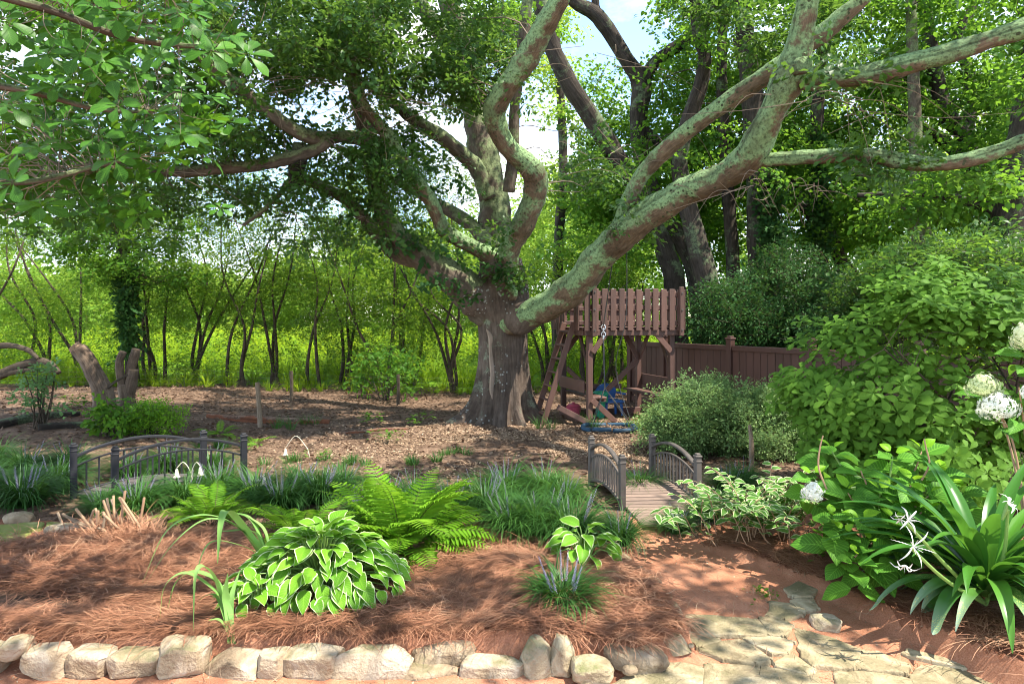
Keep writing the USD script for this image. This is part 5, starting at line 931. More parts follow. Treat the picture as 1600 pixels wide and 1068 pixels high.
CL = [(l1, 845, 836, 20, 1.0, 'liriope clump just left of the clump by the bridge post, blades sweeping to the straw'), (l1, 800, 832, 150, 1.0, 'liriope clump with blades falling onto the pine straw, right of the big fern'), (l1, 968, 850, 260, 0.72, 'liriope spilling onto the red path at the foot of the bridge post'),
      (l2, 755, 800, 40, 0.85, 'dark liriope mound directly right of the big fern'), (l1, 705, 805, 75, 0.8, 'liriope mostly hidden behind the right fronds of the big fern'), (l2, 790, 778, 200, 0.85, 'upright liriope in the back row right of the big fern'), (l1, 850, 778, 100, 0.85, 'liriope in the back row midway between big fern and right bridge'), (l1, 880, 788, 310, 0.8, 'liriope in the back row touching the left rail of the right bridge'),
      (l2, 1056, 822, 0, 0.5, 'low liriope at the foot of the near right bridge post'), (l1, 1105, 812, 55, 0.65, 'liriope between the right bridge post and the variegated plant'), (l1, 1000, 772, 120, 0.75, 'dark liriope visible between the two rails beyond the right bridge'), (l2, 1140, 770, 190, 0.65, 'liriope with few pale spikes behind the variegated plant'), (l1, 1160, 760, 70, 0.7, 'liriope at the front foot of the silvery round shrub'),
      (l2, 500, 785, 80, 0.85, 'liriope in front of the mulch, left of the big fern'), (l1, 470, 775, 10, 0.85, 'liriope with mauve spikes behind the drooping white bells'), (l2, 440, 795, 230, 0.85, 'liriope full of mauve spikes between white bells and small fern'), (l2, 400, 785, 300, 0.85, 'liriope beside the right end post of the left bridge'), (l1, 535, 770, 340, 0.8, 'grassy liriope at the back just left of the tallest fern frond'), (l2, 340, 775, 140, 0.85, 'liriope in front of the left bridge, right of the heart-shaped bells'), (l1, 290, 790, 60, 0.85, 'pale-bladed liriope at the front of the left bridge deck'),
      (l2, 215, 800, 250, 0.8, 'liriope tuft with spikes just behind the cut-back stems'), (l1, 160, 800, 190, 0.7, 'liriope between the two near posts of the left bridge'), (l2, 90, 765, 110, 0.9, 'liriope left of the outer left bridge post'), (l1, 40, 740, 30, 0.9, 'dark green liriope against the mulch at the far left edge'), (l1, 110, 735, 270, 0.9, 'liriope at the back just left of the left bridge handrail'), (l2, -35, 780, 170, 0.95, 'liriope cut by the left frame edge'), (l1, -10, 730, 200, 0.9, 'liriope at the very corner of the left mulch slope'), (l1, 200, 745, 330, 0.8, 'liriope seen through the balusters at the left end of the left bridge'), (l2, 260, 735, 15, 0.8, 'liriope seen through the middle balusters of the left bridge'), (l1, 330, 735, 85, 0.8, 'liriope seen through the right balusters of the left bridge'),
      (l1, 600, 800, 45, 0.8, 'liriope almost buried behind the left fronds of the big fern'), (l1, 650, 790, 145, 0.8, 'liriope hidden behind the middle of the big fern'), (l2, 570, 810, 215, 0.75, 'liriope between small fern and big fern')]
for src, x, y, rz, s_, lab in CL: dup(src, gl(x, y), rz, s_, lab)
c = gl(764, 652); c[1] -= 0.25; liriope('liriope_clump', 'little dark strap-leaved tuft growing between the oak roots', c, 9, 60, 0.32, 0, None, 0.012)

# hostas
def hosta(name, label, loc, rx, ry, h, n, L, seed, m, flat=0.0):
    r = rng(seed); loc = np.asarray(loc); t = thing(name, label, 'hosta', loc); st = []
    for i in range(n):
        q = (i + 0.5) / n; az = i * 2.39996 + r.normal(0, 0.15); rad = q ** 0.55; ll = L * r.uniform(0.75, 1.2)
        b = loc + [math.cos(az) * rad * rx * 0.78, math.sin(az) * rad * ry * 0.78, h * (1 - 0.78 * rad ** 1.8) * r.uniform(0.82, 1.05) + 0.02]
        el = 0.75 * (1 - rad) - 0.62 * rad + r.normal(0, 0.22); a2 = az + r.normal(0, 0.35)
        d = np.array([math.cos(a2) * math.cos(el), math.sin(a2) * math.cos(el), math.sin(el)])
        if d[1] > 0.2 and r.uniform() < 0.4: d[1] *= -0.5
        g = leaf(ll, ll * r.uniform(0.52, 0.66), 'ovate', 7, r.uniform(0.1, 0.35), r.uniform(0.5, 1.1), 0.0, 0.05, 2)
        obj('leaf', place(g, frames(d, [r.normal(0, .3), r.normal(0, .3) - 0.15, 1]), [b]), m, t, smooth=True)
        st.append(tube([loc + [math.cos(az) * 0.04, math.sin(az) * 0.04, 0], (loc + b) / 2 + [0, 0, 0.06], b], [0.006, 0.005, 0.004], 5, n=6, cap=False))
    obj('leaf_stalks', join(*st), M['green_stem'], t, smooth=True, kind='stuff')
hosta('hosta', 'big mound of white-edged green hosta leaves in the pine straw', gl(505, 925), 0.64, 0.46, 0.40, 250, 0.145, 5, M['hosta_leaf'])
hosta('hosta', 'small sparse hosta with white-edged leaves beside the red path', gl(912, 880), 0.28, 0.20, 0.24, 30, 0.15, 6, M['hosta_leaf'])
hosta('hosta', 'little pale hosta half under the left side of the big hosta', gl(400, 955), 0.2, 0.16, 0.18, 20, 0.15, 8, M['hosta_leaf'])

# ferns
_z = np.linspace(0, 1, 13); _w = np.where(np.arange(13) % 2 == 0, 0.6, 1.0) * np.maximum(np.sin(np.pi * (0.12 + 0.88 * _z)) ** 0.6, 0.05) * 0.10
PINNA = (np.vstack([np.column_stack([-_w, _z - 0.02 * (np.arange(13) % 2), 0 * _z + 0.02]), np.column_stack([0 * _z, _z, -0.10 * _z ** 2]), np.column_stack([_w, _z - 0.02 * (np.arange(13) % 2), 0 * _z + 0.02])]), None)
_i = np.arange(12); PINNA = (PINNA[0], np.vstack([np.stack([_i, _i + 13, _i + 14], 1), np.stack([_i, _i + 14, _i + 1], 1), np.stack([_i + 13, _i + 26, _i + 27], 1), np.stack([_i + 13, _i + 27, _i + 14], 1)]), np.tile([[0.5, 0.5]], (39, 1)))
def frond(c, L, r, k=22, wide=0.19):
    t = nrm(np.gradient(c, axis=0)); h = np.array([c[-1][0] - c[0][0], c[-1][1] - c[0][1], 0]); h = nrm(h); s = np.array([h[1], -h[0], 0]); n = len(c)
    q = np.linspace(0.14, 0.99, k); ci = np.stack([np.interp(q * (n - 1), np.arange(n), c[:, a]) for a in range(3)], 1); ti = nrm(np.stack([np.interp(q * (n - 1), np.arange(n), t[:, a]) for a in range(3)], 1)); ni = nrm(np.cross(s, ti))
    ln = wide * L * np.clip(np.sin(np.pi * (q * 0.88 + 0.14)) ** 0.8, 0.06, 1); gs = [twig(np.vstack([c[::2], c[-1:]]), 0.004, 0.001, 4)]
    for sg in (-1, 1):
        d = s * sg + ti * 0.38 + r.normal(0, 0.05, (k, 3)) - ni * 0.12; gs.append(place(PINNA, frames(d, ni), ci, ln * r.uniform(0.9, 1.1, k)))
    return join(*gs)
def fern(name, label, loc, n, L, seed, el=(0.7, 1.35), az=None):
    r = rng(seed); loc = np.asarray(loc); t = thing(name, label, 'fern', loc)
    for i in range(n):
        a = i * 2.39996 if az is None else r.uniform(*az); ll = L * r.uniform(0.7, 1.15); c = arc(loc + [math.cos(a) * 0.05, math.sin(a) * 0.05, 0], a, r.uniform(*el), ll, r.uniform(0.8, 1.6), 16, 1.3, r.normal(0, 0.25))
        obj('frond', frond(c, ll, r), M['fern_leaf'], t, smooth=True)
fern('fern', 'big bright green fern with tall arching fronds behind the hosta', gl(628, 858), 52, 0.82, 3, (0.45, 1.35))
fern('fern', 'smaller fern of low fronds left of the big fern', gl(470, 838), 18, 0.52, 4, (0.55, 1.2))
fern('fern', 'feathery low fern between the left bridge and the sword-leaved plant', gl(330, 812), 20, 0.50, 5, (0.6, 1.35))
fern('fern', 'fern with fronds drooping over the pine straw at the right foot of the big fern', gl(668, 868), 9, 0.5, 6, (0.3, 0.8))
for k, (x, y, n, L, lab) in enumerate([(342, 682, 9, 0.4, 'tiny fern in the mulch above the right end of the left bridge'), (398, 690, 8, 0.3, 'small fern beside the foot of the leaning wooden stake')]): fern('fern', lab, gl(x, y), n, L, 20 + k, (0.4, 1.1))

# sword-leaved plant (iris-like) with folded arching leaves
def sword(name, label, base, leaves, m, cat='iris plant', extra=None):
    t = thing(name, label, cat, base)
    for j, (pts, w) in enumerate(leaves):
        n = len(pts) * 5; c = catmull(np.array(pts), n); obj('leaf', ribbon(c, 1.5 * w * np.maximum(np.minimum(1, ((1 - np.linspace(0, 1, n)) * 2.2) ** 0.8), 0.05), 0.22, 2), m, t, smooth=True)
b = gl(362, 992); B0 = b
def Q(x, y, d): return P(x, y, d)
sword('iris', 'pale sword-leaved plant with leaves folded over, left of the big hosta', b, [
    ([b, Q(345, 940, 3.7), Q(335, 905, 3.68), Q(318, 885, 3.6), Q(306, 900, 3.5), Q(302, 985, 3.45)], 0.045), ([b, Q(350, 945, 3.7), Q(330, 918, 3.65), Q(290, 895, 3.6), Q(258, 915, 3.55), Q(250, 965, 3.5)], 0.028), ([b, Q(352, 940, 3.72), Q(335, 905, 3.72), Q(300, 893, 3.68), Q(275, 910, 3.65), Q(262, 950, 3.6)], 0.028),
    ([b, Q(356, 950, 3.68), Q(352, 925, 3.68), Q(356, 895, 3.66)], 0.03), ([b, Q(360, 960, 3.68), Q(362, 930, 3.7), Q(375, 890, 3.75)], 0.026), ([b, Q(345, 970, 3.62), Q(325, 968, 3.58)], 0.02), ([b, Q(340, 935, 3.7), Q(322, 930, 3.7), Q(310, 939, 3.66)], 0.014)], M['iris_leaf'])
b = gl(428, 900)
sword('iris', 'tall pale sword leaves arching left from behind the big hosta', b, [
    ([b, Q(405, 860, 4.3), Q(380, 825, 4.25), Q(355, 798, 4.1), Q(345, 820, 3.95), Q(340, 880, 3.9)], 0.05), ([b, Q(395, 850, 4.3), Q(360, 815, 4.25), Q(310, 805, 4.1), Q(260, 830, 4.0), Q(222, 910, 3.9)], 0.024), ([b, Q(400, 855, 4.3), Q(365, 820, 4.25), Q(320, 812, 4.2), Q(270, 850, 4.1), Q(225, 915, 4.05)], 0.024), ([b, Q(410, 850, 4.35), Q(390, 810, 4.4), Q(360, 800, 4.4)], 0.045), ([b, Q(412, 860, 4.3), Q(395, 830, 4.3), Q(350, 830, 4.2), Q(335, 826, 4.1)], 0.035), ([b, Q(420, 860, 4.35), Q(410, 825, 4.4), Q(385, 805, 4.4)], 0.05), ([b, Q(405, 868, 4.25), Q(370, 850, 4.2), Q(325, 850, 4.1), Q(300, 920, 4.0)], 0.02)], M['iris_leaf'])

# cut-back stems with dead thatch
b = gl(180, 835); r = rng(31); cs_ = thing('cut_grass_clump', 'cut-back stubby tan stems with dead thatch beside the left bridge', 'cut stems', b)
for k in range(24):
    az = r.uniform(0, 2 * np.pi) if k > 9 else r.uniform(2.3, 3.6); el = r.uniform(0.5, 1.4); L = r.uniform(0.2, 0.38); q = b + [r.normal(0, 0.13), r.normal(0, 0.06), -0.02]; e = q + np.array([math.cos(az) * math.cos(el), math.sin(az) * math.cos(el) * 0.6, math.sin(el)]) * L
    obj('stem', tube([q, (q + e) / 2 + r.normal(0, 0.01, 3), e], [0.011, 0.010, 0.0105], 7, n=6, rough=0.1, seed=k), M['tan_stem'] if k % 3 else M['pale_wood'], cs_, smooth=True)
out = []
for k in range(900):
    az = r.uniform(0, 2 * np.pi); q = b + [r.normal(0, 0.17), r.normal(0, 0.09), 0]; out.append(ribbon(arc(q, az, r.uniform(0.2, 1.2), r.uniform(0.12, 0.3), r.uniform(0.6, 2.0), 5), blade_w(5, 0.007), 0.2))
obj('thatch', join(*out), M['needle'], cs_, kind='stuff')

# crinum lily
b = gl(1540, 958); r = rng(41); cr = thing('crinum_lily', 'large spider lily with broad glossy strap leaves at the right corner', 'lily', b)
for k in range(88):
    az = k * 2.39996 + r.normal(0, 0.2); q = k / 88; el = 1.2 - 0.75 * q + r.normal(0, 0.12); L = r.uniform(0.66, 0.95) * (0.8 if q > 0.8 else 1.0); bend = 0.95 + 1.3 * q + r.normal(0, 0.2)
    if math.sin(az) < -0.2: L *= 0.8
    n = 16; c = arc(b + [math.cos(az) * 0.05, math.sin(az) * 0.05, 0.08 + 0.16 * (1 - q)], az, el, L, bend, n, 1.25, r.normal(0, 0.15)); tt = np.linspace(0, 1, n)
    w = 0.085 * r.uniform(0.75, 1.15) * np.clip(np.minimum(0.5 + tt * 1.6, ((1 - tt) * 2.0) ** 0.75), 0.04, 1)
    c[:, 2] = np.maximum(c[:, 2], b[2] + 0.015 + 0.02 * np.sin(tt * 3))
    obj('leaf', ribbon(c, w, 0.34, 2), M['old_crinum_leaf'] if q > 0.62 else M['crinum_leaf'], cr, smooth=True)
def spider(c, d, s, parent, nm='flower'):
    """Six long narrow white petals round a small cup, with filaments."""
    d = nrm(d); R = frames(d, [0.1, 0.2, 1])[0]; gs = []
    for k in range(6):
        a = k * np.pi / 3 + 0.2; o = R @ np.array([math.cos(a), 0.25, math.sin(a)]); e = c + o * s; m_ = c + o * s * 0.55 + d * s * 0.16
        n = 8; gs.append(ribbon(catmull(np.array([c, m_, e - d * s * 0.25]), n), 0.012 * np.sin(np.pi * (0.15 + 0.85 * np.linspace(0, 1, n))) + 0.001, 0.2))
    for k in range(6):
        a = k * np.pi / 3 + 0.7; o = R @ np.array([math.cos(a) * 0.6, 0.8, math.sin(a) * 0.6]); gs.append(twig([c, c + o * s * 0.3, c + o * s * 0.55], 0.0015, 0.001))
    g = join(*gs); obj(nm, (g[0], g[1], g[2] * 0 + 0.5), M['white_petal'], parent, smooth=True)
for (x0, y0, xs_, ys_, d) in [(1490, 960, 1424, 850, 3.5), (1500, 955, 1418, 812, 3.6), (1520, 950, 1575, 790, 3.7)]:
    obj('flower_stalk', tube([b + [0, 0, 0.05], P((x0 + xs_) / 2 + 20, (y0 + ys_) / 2, d + 0.05), P(xs_, ys_ + 6, d)], [0.012, 0.010, 0.008], 8, n=12), M['green_stem'], cr, smooth=True)
spider(P(1427, 853, 3.45), [-.2, -1, 0.25], 0.11, cr); spider(P(1419, 812, 3.55), [-.1, -0.8, 0.5], 0.075, cr); spider(P(1414, 882, 3.45), [-.3, -.4, -0.8], 0.07, cr, 'faded_flower'); spider(P(1407, 810, 3.56), [-.6, -.6, -0.5], 0.05, cr, 'faded_flower'); spider(P(1575, 788, 3.7), [0.5, -.5, 0.5], 0.07, cr, 'faded_flower')
obj('flower_bud', tube([P(1566, 812, 3.7), P(1571, 798, 3.7), P(1574, 783, 3.7)], [0.006, 0.011, 0.002], 8, n=10), M['green_stem'], cr, smooth=True)

# mophead hydrangea
def rosette_leaf(c, az, el, L, W, m, t, r, prof='ovate', nm='leaf', up=None):
    up = [r.normal(0, 0.15), -0.55 + r.normal(0, 0.2), 1] if up is None else up
    d = np.array([math.cos(az) * math.cos(el), math.sin(az) * math.cos(el), math.sin(el)]); obj(nm, place(leaf(L, W, prof, 6, r.uniform(0.1, 0.3), r.uniform(0.4, 0.9), 0.02, 0.03, 2), frames(d, [0, -0.25, 1] if up is None else up), [c]), m, t, smooth=True)
HB = G(1375, 885); r = rng(51); hy = thing('hydrangea', 'large-leaved hydrangea shrub with pale young tips between the variegated plant and the lily', 'hydrangea', HB)
tips = [(1300, 705, 4.7), (1345, 735, 4.5), (1395, 712, 4.7), (1440, 705, 4.8), (1270, 745, 4.6), (1325, 770, 4.4), (1375, 770, 4.4), (1425, 755, 4.4), (1470, 740, 4.6), (1500, 765, 4.6), (1300, 810, 4.2), (1345, 815, 4.2), (1395, 815, 4.2), (1440, 800, 4.3), (1318, 835, 4.1), (1360, 850, 4.0), (1400, 850, 4.05), (1450, 775, 4.3), (1480, 810, 4.3), (1335, 870, 3.95)]
for k, (x, y, d) in enumerate(tips):
    p = P(x, y, d); p[2] = max(p[2], 0.12); a0 = r.uniform(0, 6.28); m1 = (p * 2 + HB) / 3 + [0, 0, 0.05]
    obj('stem', tube([HB + r.normal(0, 0.08, 3) * [1, 1, 0], m1, p], [0.009, 0.007, 0.004], 6, n=10, cap=False), M['tan_stem'] if k % 2 else M['green_stem'], hy, smooth=True)
    sm = 0.6 if y > 825 else 0.8 if x < 1320 else 1.0
    for j in range(2): rosette_leaf(p + [0, 0, 0.02], a0 + j * np.pi, r.uniform(0.5, 0.9), 0.10 * r.uniform(0.8, 1.3) * sm, 0.07 * sm, M['young_leaf'], hy, r, nm='young_leaf')
    for lev in range(3):
        for j in range(2 if lev else 3):
            a = a0 + (np.pi / 2) * (lev + 1) + j * (np.pi if lev else 2.1) + r.normal(0, 0.2); L = (0.19 + 0.04 * lev) * r.uniform(0.85, 1.2) * sm
            rosette_leaf(p - [0, 0, 0.03 + 0.075 * lev], a, 0.35 - 0.3 * lev + r.normal(0, 0.15), L, L * r.uniform(0.7, 0.84), M['hydrangea_leaf'], hy, r)
def floret_ball(c, size, n, seed, L=0.011):
    r = rng(seed); u = nrm(r.normal(size=(n, 3))); pos = c + u * np.asarray(size) * (r.uniform(0.7, 1.15, (n, 1)) + 0.45 * (meshkit.noise(u * 3.1 + seed, seed)[:, None] - 0.5)) * np.column_stack([1.15 - 0.45 * u[:, 2], 1.15 - 0.45 * u[:, 2], np.ones(n)]); pl = leaf(L, L * 0.9, 'obovate', 2, 0.1, 0.3); gs = []
    for k in range(4):
        a = k * np.pi / 2 + r.uniform(0, 1, n); e1 = nrm(np.cross(u, r.normal(size=(n, 3)))) if k == 0 else e1
        e2 = np.cross(u, e1); d = e1 * math.cos(k * np.pi / 2) + e2 * math.sin(k * np.pi / 2) + u * 0.15; gs.append(place(pl, frames(d, u), pos, r.uniform(0.8, 1.2, n)))
    g = join(*gs); return g[0], g[1], g[2] * 0 + 0.5
obj('flower_head', floret_ball(P(1270, 767, 4.35), (0.052, 0.05, 0.058), 330, 3), M['white_petal'], hy, smooth=True)
# bare curved canes sticking up out of the hydrangea
for pts in ([(1292, 765, 4.4), (1279, 730, 4.4), (1281, 700, 4.4), (1286, 680, 4.4)], [(1440, 750, 4.4), (1452, 725, 4.4), (1447, 700, 4.4), (1444, 685, 4.4)]): obj('bare_cane', tube([P(*q) for q in pts], [0.006, 0.006, 0.005, 0.004], 6, n=14), M['tan_stem'], hy, smooth=True)

# panicle hydrangea at the right edge
PB = np.array([3.35, 4.35, 0.0]); r = rng(53); ph_ = thing('panicle_hydrangea', 'hydrangea at the right edge with creamy cone-shaped flower heads', 'hydrangea', PB)
for (x, y, d) in [(1538, 600, 4.5), (1558, 636, 4.4), (1604, 525, 4.4), (1592, 605, 4.3), (1640, 560, 4.3), (1640, 640, 4.2)]:
    p = P(x, y, d); obj('stem', tube([PB + r.normal(0, 0.1, 3) * [1, 1, 0], (PB + p) / 2 + [0.1, 0.1, 0.25], p], [0.010, 0.007, 0.004], 6, n=12, cap=False), M['tan_stem'], ph_, smooth=True)
    for j in range(5 if x > 1590 else 2): rosette_leaf(p - [0, 0, 0.10 + 0.03 * j], j * 2.4 + (0.6 if x > 1570 else 2.4), r.uniform(-0.2, 0.4), 0.17, 0.10, M['hydrangea_leaf'], ph_, r)
for k, (x, y, d, sx, sz) in enumerate([(1537, 602, 4.42, 0.085, 0.075), (1559, 634, 4.35, 0.095, 0.085), (1604, 525, 4.35, 0.07, 0.10), (1606, 612, 4.2, 0.035, 0.045)]):
    obj('flower_head', floret_ball(P(x, y, d), (sx, sx * 0.8, sz), 620 if sx > 0.05 else 90, 60 + k, 0.013), M['cream_petal'] if k in (0, 2) else M['white_petal'], ph_, smooth=True)

# variegated plant with arching leafy stems
VB = gl(1192, 846); r = rng(61); vg = thing('solomon_seal', 'variegated plant of arching stems with cream-edged leaves right of the right bridge', 'variegated plant', VB); st = []
extra = []
for k in range(60):
    q = VB + [r.normal(0, 0.27), 0.05 + r.normal(0, 0.17), 0]; az = r.uniform(0, 2 * np.pi); az = -abs(az % np.pi) if r.uniform() < 0.65 else az; c = arc(q, az, r.uniform(1.1, 1.5), r.uniform(0.5, 0.75), r.uniform(1.1, 1.9), 14, 1.9); c[:, 2] = np.maximum(c[:, 2], 0.04)
    st.append(tube(c[::2], [0.004] * 6 + [0.002], 5, n=12, cap=False)); t = nrm(np.gradient(c, axis=0)); h = nrm(np.array([c[-1][0] - c[0][0], c[-1][1] - c[0][1], 0])); s_ = np.array([h[1], -h[0], 0])
    for j in range(11):
        f_ = 0.28 + 0.72 * j / 10.5; i_ = min(13, int(f_ * 13)); L = 0.115 * r.uniform(0.75, 1.15) * (1.1 - 0.35 * f_); d = s_ * (1 if j % 2 else -1) + t[i_] * 0.7 + r.normal(0, 0.12, 3) + [0, 0, -0.1]
        gl_ = place(leaf(L, L * 0.5, 'ovate', 5, 0.2, 0.5, 0.0, 0.03, 1), frames(d, [r.normal(0, .2), -0.45 + r.normal(0, .2), 1]), [c[i_]])
        if k < 27: obj('leaf', gl_, M['solomon_leaf'], vg, smooth=True)
        else: extra.append(gl_)
obj('leaves', join(*extra), M['solomon_leaf'], vg, smooth=True, kind='stuff')
obj('stems', join(*st), M['tan_stem'], vg, smooth=True, kind='stuff')

# ------------------------------------------------------------------ shrubs
def shrub(name, label, cat, base, stems, pts, sp, m, r, tilt=0.6, scale=(0.8, 1.3)):
    t = thing(name, label, cat, base)
    tg = pts[r.permutation(len(pts))[:stems]]; out = []
    for q in tg:
        a = np.asarray(base) + r.normal(0, 0.06, 3) * [1, 1, 0]; out.append(tube([a, a + (q - a) * 0.4 + [0, 0, 0.12 * np.linalg.norm(q - a)] + r.normal(0, 0.04, 3), q], [0.014, 0.009, 0.003], 5, n=9, cap=False))
    obj('stems', join(*out), M['stem_bark'], t, smooth=True, kind='stuff')
    instancer('leaves', sp, m, pts, rand_rot(r, len(pts), tilt), r.uniform(*scale, len(pts)), t); return t
def dome(r, c, rad, n, lo=-0.9, inner=0.55, lump=0.22, seed=1):
    """Points in the outer layer of a lumpy dome."""
    u = nrm(r.normal(size=(n * 2, 3))); u = u[u[:, 2] > lo][:n]; k = 1 + lump * 2 * (meshkit.fbm(u * 2.3 + seed * 5.7, 3, seed) - 0.5)
    return np.asarray(c) + u * np.asarray(rad) * (k * r.uniform(inner, 1, len(u)) ** 0.6)[:, None]
r = rng(71); b = gl(1160, 706)
pads = []
for k_ in range(46):
    u_ = nrm(r.normal(size=3) * [1, 0.8, 0.75]); u_[2] = abs(u_[2]) if k_ % 4 else -0.2 * abs(u_[2]); u_[1] = -abs(u_[1]) if k_ % 3 else u_[1]; q_ = np.array([3.0, 8.7, 0.30]) + u_ * [0.92, 0.6, 0.60] * r.uniform(0.72, 1.15); rr_ = r.uniform(0.22, 0.40)
    o_ = nrm(r.normal(size=(170, 3))) * (r.uniform(0, 1, (170, 1)) ** 0.4) * [rr_, rr_, 0.10]; o_[:, 2] -= 0.35 * (o_[:, 0] ** 2 + o_[:, 1] ** 2) / rr_; pads.append(q_ + o_)
p1 = np.vstack(pads + [dome(r, [3.0, 8.75, 0.2], (0.8, 0.6, 0.5), 900, -0.5, 0.3, 0.3, 3)]); p1 = p1[p1[:, 2] > 0.03]
shrub('abelia_shrub', 'rounded silvery-green shrub of tiny leaves in front of the brown fence', 'shrub', b, 40, p1, SP_shrub, M['abelia_leaf'], r, 0.7, (0.8, 1.3))
r = rng(72)
p1 = np.vstack([dome(r, P(x, y, d), rad, n, -0.8, 0.3, 0.3, k) for k, (x, y, d, rad, n) in enumerate([(1140, 500, 13.2, (0.9, 0.7, 0.75), 900), (1230, 470, 13.4, (1.1, 0.8, 1.1), 1400), (1300, 500, 12.6, (0.9, 0.7, 0.8), 900), (1180, 520, 12.9, (1.2, 0.6, 0.6), 900), (1330, 530, 11.5, (0.8, 0.6, 0.6), 700), (1200, 600, 13.2, (1.8, 0.7, 0.9), 800)])])
shrub('evergreen_thicket', 'dark blue-green evergreen thicket heaped above the brown fence', 'shrub', (4.9, 13.2, 0), 40, p1, SP_holly, M['ivy_leaf'], r, 0.8, (1.0, 1.8))
r = rng(73)
p1 = np.vstack([dome(r, P(x, y, d), rad, n, -0.8, 0.3, 0.3, k + 9) for k, (x, y, d, rad, n) in enumerate([(1400, 470, 11.0, (1.0, 0.8, 0.8), 700), (1480, 450, 10.5, (1.1, 0.8, 0.8), 700), (1560, 470, 9.8, (1.2, 0.8, 0.9), 700)])])
shrub('laurel_shrub', 'mid-green shrub behind the fence, above the azalea and below the sky gap', 'shrub', (6.6, 10.8, 0), 30, p1, SP_holly, M['oak_leaf'], r, 0.8, (1.2, 2.0))
# azalea: whorls of leaves, the nearest leaves each a part
r = rng(74); AB = np.array([4.0, 6.1, 0]); az_ = thing('azalea_shrub', 'big open azalea with whorled green leaves that fills the right side before the fence', 'azalea', AB)
LF_az = leaf(0.10, 0.048, 'obovate', 5, 0.18, 0.5, 0.008)
lobes = []
for k_ in range(62):
    u_ = nrm(r.normal(size=3) * [1, 0.9, 1]); u_[1] = -abs(u_[1]) * 0.9 if k_ % 4 else u_[1]; q_ = np.array([4.0, 6.2, 1.05]) + u_ * [1.2, 0.95, 1.0] * r.uniform(0.75, 1.1); rr_ = r.uniform(0.28, 0.5); lobes.append(q_ + nrm(r.normal(size=(34, 3))) * (r.uniform(0.2, 1, (34, 1)) ** 0.5) * [rr_, rr_, rr_ * 0.62])
for q_, rr_, n_k in [((3.35, 4.95, 0.5), 0.4, 40), ((3.0, 6.4, 1.55), 0.32, 26), ((2.75, 6.3, 1.1), 0.28, 22), ((4.4, 6.6, 2.35), 0.45, 34), ((3.7, 6.6, 2.2), 0.4, 26), ((5.2, 6.6, 2.2), 0.5, 40), ((4.9, 6.4, 1.8), 0.5, 40), ((2.95, 6.0, 0.7), 0.35, 30), ((3.0, 6.2, 0.95), 0.42, 44), ((3.3, 6.6, 1.3), 0.45, 50), ((3.6, 6.7, 0.9), 0.6, 60), ((4.2, 6.8, 1.4), 0.7, 70), ((4.2, 6.5, 0.7), 0.7, 60), ((3.4, 6.3, 0.5), 0.5, 50)]: lobes.append(np.array(q_) + nrm(r.normal(size=(n_k, 3))) * (r.uniform(0.2, 1, (n_k, 1)) ** 0.5) * [rr_, rr_, rr_ * 0.6])
ap = np.vstack(lobes)
ap = ap[ap[:, 2] > 0.08]; outw = nrm(ap - [4.05, 6.3, 0.7]) * 0.7 + [0, -0.4, 0.65] + r.normal(0, 0.22, ap.shape)
Rw = frames(np.cross(outw, r.normal(size=ap.shape)), outw); sc_ = r.uniform(0.75, 1.3, len(ap)); near_ = np.argsort(ap[:, 1] - 0.6 * outw[:, 2])
WH = [whorl(s, n, LF_az, (-0.15, 0.6)) for s, n in ((1, 5), (2, 6), (3, 6), (4, 7))]
for k in near_[:50]:
    n = int(r.integers(5, 7)); a0 = r.uniform(0, 6.28)
    for j in range(n):
        a = a0 + j * 2 * np.pi / n; e = r.uniform(-0.15, 0.6); d = Rw[k] @ np.array([math.cos(a) * math.cos(e), math.sin(a) * math.cos(e), math.sin(e)]); obj('leaf', place(LF_az, frames(d, Rw[k][:, 2]), [ap[k]], sc_[k] * r.uniform(0.75, 1.15)), M['azalea_leaf'], az_, smooth=True)
rest = near_[50:]; instancer('leaves', WH, M['azalea_leaf'], ap[rest], Rw[rest], sc_[rest], az_)
sk = []; 
for a in range(9): sk.append(catmull(np.array([AB + r.normal(0, 0.1, 3) * [1, 1, 0], AB + [r.normal(0, 0.4), r.normal(0, 0.3), 0.7], AB + [r.normal(0, 0.9), r.normal(0, 0.6), 1.6]]), 14)); obj('stem', tube(sk[-1][::3], [0.022, 0.018, 0.013, 0.009, 0.006], 7, n=14), M['stem_bark'], az_, smooth=True)
obj('branches', twigs_to(r, np.vstack(sk), ap[r.permutation(len(ap))[:300]], 0.005, 0.0015), M['stem_bark'], az_, smooth=True, kind='stuff')

# ------------------------------------------------------------------ overhanging near tree, upper left
r = rng(81); NB = np.array([-3.6, 2.9, 0.0]); nt_tree = thing('water_oak_tree', 'near tree whose big lobed glossy leaf clusters hang in from the upper left', 'tree', NB)
obj('trunk', tube([NB + [-1.2, 0, -0.1], NB + [-1.2, 0, 1.5], NB + [-1.1, 0.1, 3.2], NB + [-0.9, 0.3, 5.5]], [0.2, 0.17, 0.15, 0.1], 14, n=30, rough=0.12, seed=3), M['mossy_bark'], nt_tree, smooth=True)
NL = [[(-500, -60, 2.9, 22), (-150, -40, 3.3, 12), (60, 10, 3.6, 7), (200, 60, 3.9, 5), (330, 75, 4.1, 3)], [(-500, 60, 2.9, 20), (-120, 120, 3.4, 9), (30, 140, 3.7, 5), (150, 170, 4.0, 4), (230, 175, 4.3, 2.5)], [(-500, 160, 2.9, 18), (-120, 260, 3.5, 8), (30, 285, 3.9, 5), (150, 260, 4.2, 3.5), (215, 245, 4.3, 2)], [(-400, -150, 3, 18), (0, -80, 3.6, 9), (160, -40, 4.0, 6), (260, -10, 4.2, 3)]]
ns_ = []
